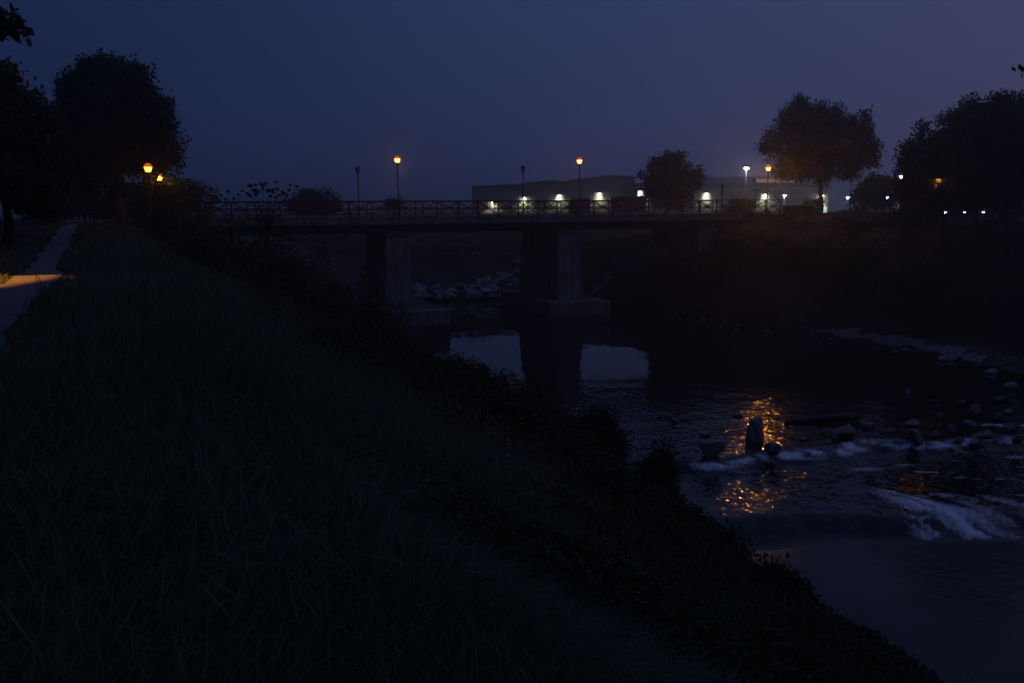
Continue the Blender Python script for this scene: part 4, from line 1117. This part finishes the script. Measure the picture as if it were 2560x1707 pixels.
# bushes along the top of the right bank
for px, py, rx, ry, Y, lab, n in ((1848, 520, 32, 30, 82, 'scraggly bush in front of the right end of the railing, warm lit', 130),
                                  (2030, 520, 26, 22, 84, 'small bush leaning on the trunk of the big tree', 110),
                                  (2270, 545, 50, 16, 66, 'low bush on the right bank crest under the dark trees', 220),
                                  (2130, 556, 60, 12, 70, 'flat bush on the right bank crest right of the big tree', 180),
                                  (1960, 562, 56, 18, 78, 'low bush on the right bank below the orange lamp', 240),
                                  (1850, 600, 70, 34, 75, 'dark bush on the bank slope under the right end of the railing', 420),
                                  (1980, 620, 80, 34, 71, 'dark bush on the bank slope below the big tree', 460),
                                  (1790, 660, 56, 34, 75, 'dark bush beside the foot of the right pier', 340),
                                  (2120, 640, 90, 36, 66, 'wide dark bush halfway down the right bank', 460),
                                  (2300, 680, 100, 40, 60, 'wide dark bush low on the right bank near the gravel', 480)):
    q = at_d(px, py, Y); g = TZ(q.x, q.y); k = Y / F_PX
    tree('bush', lab, 'bush', (q.x, q.y, g), [(q.x, q.y, q.z, rx * k, rx * k * .8, ry * k), (q.x - rx * k * .6, q.y, q.z - ry * k * .4, rx * k * .6, rx * k * .6, ry * k * .6),
         (q.x + rx * k * .5, q.y, q.z - ry * k * .45, rx * k * .5, rx * k * .5, ry * k * .5), (q.x + .1, q.y, (q.z + g) / 2, rx * k * .5, rx * k * .5, max(.15, (q.z - g) * .45))], n, 11, .20, .26, .05, .34, 5, 'leaf_b', 'bushes on the right bank', shell=.3)

# ------------------------------------------------------------------ rocks
def rock_mesh(seed, sub=3, rough=.28, sharp=.0):
    bmx = bmesh.new(); bmesh.ops.create_icosphere(bmx, subdivisions=sub, radius=1.0)
    r_ = random.Random(seed)
    planes = [(Vector((r_.gauss(0, 1), r_.gauss(0, 1), r_.gauss(0, 1))).normalized(), r_.uniform(.42, .86)) for _ in range(15)]
    ph = [r_.uniform(0, 6.28) for _ in range(6)]
    for v_ in bmx.verts:
        p = v_.co.copy()
        p /= (abs(p.x) ** 3.4 + abs(p.y) ** 3.4 + abs(p.z) ** 3.4) ** (1 / 3.4); p *= .92
        k = 1 + rough * .35 * (math.sin(p.x * 3.1 + ph[0]) * math.sin(p.y * 2.7 + ph[1]) + .5 * math.sin(p.z * 5.3 + ph[2]) * math.sin(p.x * 6.1 + ph[3]))
        p *= k
        for nrm, d_ in planes:
            e = p.dot(nrm) - d_
            if e > 0: p -= nrm * e * .88
        v_.co = p
    me = bpy.data.meshes.new('rock'); bmx.to_mesh(me); bmx.free()
    return me
ROCKS = [rock_mesh(i) for i in range(8)]
def rock(label, px, py, wpx, hpx, mat, z=0.0, depth=.8, group='rocks in the river', name='rock', seed=None, sink=.35):
    """py = foot of the rock on the water"""
    f = at_z(px, py, z); k = f.y / F_PX * 1.01
    sx, sz = wpx * k / 2, hpx * k
    me = ROCKS[random.randrange(8) if seed is None else seed].copy(); me.materials.clear(); me.materials.append(M[mat])
    for p in me.polygons: p.use_smooth = False
    o = obj(name, me); hh = sz / (2 - sink * 1.0)
    o.scale = (sx * 1.08, sx * depth, hh * 1.12); o.location = (f.x, f.y + sx * depth * .5, z + hh * (1 - sink))
    o.rotation_euler = (0, 0, random.uniform(0, 6.28) if abs(sx - hh) < .4 * sx and depth > .7 else random.uniform(-.25, .25))
    tag(o, label, 'rock', group); return o
f = at_z(1890, 1104, 0); k_ = f.y / F_PX
bmx = bmesh.new(); bmesh.ops.create_cube(bmx, size=2); bmesh.ops.subdivide_edges(bmx, edges=bmx.edges[:], cuts=5, use_grid_fill=True)
for v_ in bmx.verts:
    p = v_.co; q_ = p / (abs(p.x) ** 5 + abs(p.y) ** 5 + abs(p.z) ** 5) ** .2
    tp_ = 1 - .10 * (q_.z + 1); n_ = .09 * math.sin(q_.x * 4 + q_.z * 3) + .06 * math.sin(q_.y * 6 - q_.z * 5) + random.uniform(-.035, .035)
    v_.co = Vector((q_.x * (tp_ + n_) + .06 * q_.z, q_.y * (tp_ + n_), q_.z * (1 + .05 * n_) + (.14 * q_.x if q_.z > .5 else 0)))
me = bpy.data.meshes.new('rock'); bmx.to_mesh(me); bmx.free(); me.materials.append(M['rock'])
o = obj('rock', me); o.scale = (21 * k_, 17 * k_, 40 * k_); o.location = (f.x, f.y + .2, 22 * k_)
tag(o, 'tall upright pale stone standing in the water above the sill', 'rock', 'rocks in the river')
rock('round dark boulder left of the upright stone at the foam line', 1780, 1146, 76, 40, 'darkrock', depth=.9, seed=2)
rock('dark boulder right of the upright stone at the foam line', 1934, 1136, 50, 30, 'darkrock', depth=.9, seed=3)
rock('broad low wet rock between the log and the foam', 2112, 1096, 74, 34, 'darkrock', seed=4)
rock('small dark rock above the log left of the pale stones', 2176, 1070, 40, 16, 'darkrock', seed=5)
rock('pale rounded stone standing alone at the far end of the rapids', 2270, 996, 22, 28, 'rock', seed=6)
rock('large pale angular stone at the right of the rapids', 2440, 1040, 42, 32, 'rock', seed=7)
rock('flat pale stone under the orange reflection', 2288, 1064, 48, 14, 'rock', seed=0)
rock('wide dark rock just above the gap in the foam', 2296, 1108, 62, 32, 'darkrock', seed=1)
rock('low pale stone in front of the large angular stone', 2426, 1068, 34, 16, 'rock', seed=2)
rock('small stone left of the low pale stone', 2380, 1080, 26, 18, 'rock', seed=3)
rock('dark rock at the right end of the foam line', 2462, 1100, 60, 24, 'darkrock', seed=4)
rock('dark stone at the right picture edge in the rapids', 2530, 1082, 44, 20, 'darkrock', seed=5)
rock('pale boulder at the right edge on the near gravel', 2534, 974, 46, 20, 'rock', seed=6)
rock('flat stone at the right edge below the gravel bar', 2482, 934, 42, 12, 'rock', seed=7)
rock('thin stone at the right edge between two pale boulders', 2524, 1034, 30, 12, 'rock', seed=0)
rock('pale stone on the far tip of the gravel bar', 2236, 872, 26, 12, 'rock', seed=1)
rock('second pale stone by the water on the gravel bar', 2268, 884, 24, 14, 'rock', seed=2)
rock('long low stone below the gravel bar', 2370, 902, 60, 12, 'rock', seed=3)
rock('small pale stone at the left waterline of the rapids', 1688, 1056, 24, 14, 'rock', seed=4)
rock('small dark rock barely breaking the water left of the upright stone', 1765, 1090, 40, 12, 'darkrock', seed=5)
rock('flat dark rock upstream left of the orange glitter', 1845, 1042, 34, 9, 'darkrock', seed=6)
for px, py, w_, h_, lab in ((2350, 1046, 30, 16, 'small wet rock between the orange reflection and the angular stone'), (2498, 1052, 34, 20, 'wet rock right of the large angular stone'),
                            (2404, 1012, 26, 14, 'small wet rock upstream of the large angular stone'), (2340, 1092, 30, 14, 'small wet rock behind the wide dark rock'),
                            (2505, 1006, 40, 16, 'low wet rock near the right edge upstream of the foam'), (2230, 1082, 34, 12, 'flat wet rock right of the log end'),
                            (2400, 1108, 34, 16, 'wet rock in the foam gap left of the last dark rock'), (2548, 1108, 36, 22, 'wet rock cut by the right edge at the foam'),
                            (2060, 1084, 30, 10, 'flat wet rock under the middle of the log'), (2440, 900, 30, 12, 'flat stone by the right water edge under the gravel'),
                            (2010, 1102, 26, 10, 'small wet rock just above the foam right of the upright stone')):
    rock(lab, px, py, w_, h_, 'darkrock')
# log
a_ = at_z(1962, 1056, .05); b_ = at_z(2146, 1042, .2)
lg = thing('log', 'dark waterlogged tree trunk lying in the shallows above the sill', 'log', a_)
d_ = b_ - a_
MB().tube([(0, 0, -.05), d_ * .3 + Vector((0, .1, .02)), d_ * .65 + Vector((0, .05, .04)), d_], [.11, .15, .16, .18], 10).build('trunk', M['log'], lg, shade=True)
MB().tube([d_ * .55, d_ * .55 + Vector((-.25, .1, .22))], [.05, .03], 6).build('branch_stub', M['log'], lg)
def hit(px, py):                                        # first ground point seen along a line of sight beyond the bridge
    d = ray(px, py); ts = np.linspace(72 / d.y, 130 / d.y, 240); zz = terrain(d.x * ts, d.y * ts); k = int(np.argmax(EYE + d.z * ts < np.maximum(zz, .02)))
    return Vector((d.x * ts[k], d.y * ts[k], max(.02, float(zz[k]))))
# pale riprap on the far bank and stones along the right waterline
rr_ = random.Random(5)
for i in range(130):
    px = rr_.uniform(1035, 1312); px = px if rr_.random() < .55 else rr_.uniform(1180, 1312)
    lim = 728 - max(0, (px - 1170)) * .60
    py = rr_.uniform(lim, 748) if px > 1170 else rr_.uniform(718, 748)
    w_ = rr_.choice((10, 14, 18, 24, 32, 40)) * rr_.uniform(.8, 1.2)
    f = hit(px, py); g = f.z
    me = ROCKS[rr_.randrange(8)].copy(); me.materials.clear(); me.materials.append(M['pale'])
    o = obj('riprap_stone', me); s = w_ * f.y / F_PX / 2
    o.scale = (s, s * .8, s * rr_.uniform(.45, .75)); o.location = (f.x, f.y, g + s * .05); o.rotation_euler = (rr_.uniform(-.4, .4), rr_.uniform(-.4, .4), rr_.uniform(0, 6.28))
    tag(o, 'pale riprap stone piled on the far bank seen between the left and middle piers', 'stone', 'riprap stones on the far bank')
for i in range(26):
    px = rr_.uniform(1440, 1530); py = rr_.uniform(716, 752)
    f = hit(px, py); g = f.z; s = rr_.uniform(8, 20) * f.y / F_PX / 2
    me = ROCKS[rr_.randrange(8)].copy(); me.materials.clear(); me.materials.append(M['pale'])
    o = obj('riprap_stone', me); o.scale = (s, s * .8, s * .6); o.location = (f.x, f.y, g + s * .2); o.rotation_euler = (0, 0, rr_.uniform(0, 6))
    tag(o, 'pale riprap stone on the far bank just right of the middle pier', 'stone', 'riprap stones right of the middle pier')
for i in range(70):
    px = rr_.uniform(1620, 2545); py = 772 + (px - 1660) * .165 + rr_.uniform(-16, 22)
    f = at_z(px, py, 0.05); g = max(-.05, TZ(f.x, f.y)); s = rr_.uniform(7, 22) * f.y / F_PX / 2
    me = ROCKS[rr_.randrange(8)].copy(); me.materials.clear(); me.materials.append(M['rock'])
    o = obj('shore_stone', me); o.scale = (s, s * .8, s * .5); o.location = (f.x, f.y, g + s * .1); o.rotation_euler = (0, 0, rr_.uniform(0, 6))
    tag(o, 'grey stone lying along the waterline of the right bank', 'stone', 'stones along the right waterline')

# ------------------------------------------------------------------ evening haze
hz = MB().box(-900, 900, -60, 900, -3.2, 24).mesh('haze', M['soil'])
hz.materials.clear()
hm_ = bpy.data.materials.new('haze'); hm_.use_nodes = True
t = hm_.node_tree; t.nodes.remove(t.nodes['Principled BSDF'])
pv = t.nodes.new('ShaderNodeVolumePrincipled')
pv.inputs['Color'].default_value = (.86, .89, .94, 1); pv.inputs['Density'].default_value = .0015; pv.inputs['Anisotropy'].default_value = .75
t.links.new(pv.outputs[0], t.nodes['Material Output'].inputs['Volume'])
hz.materials.append(hm_)
hz_o = obj('haze', hz)
tag(hz_o, 'thin evening haze over the river and the plain', kind='stuff')
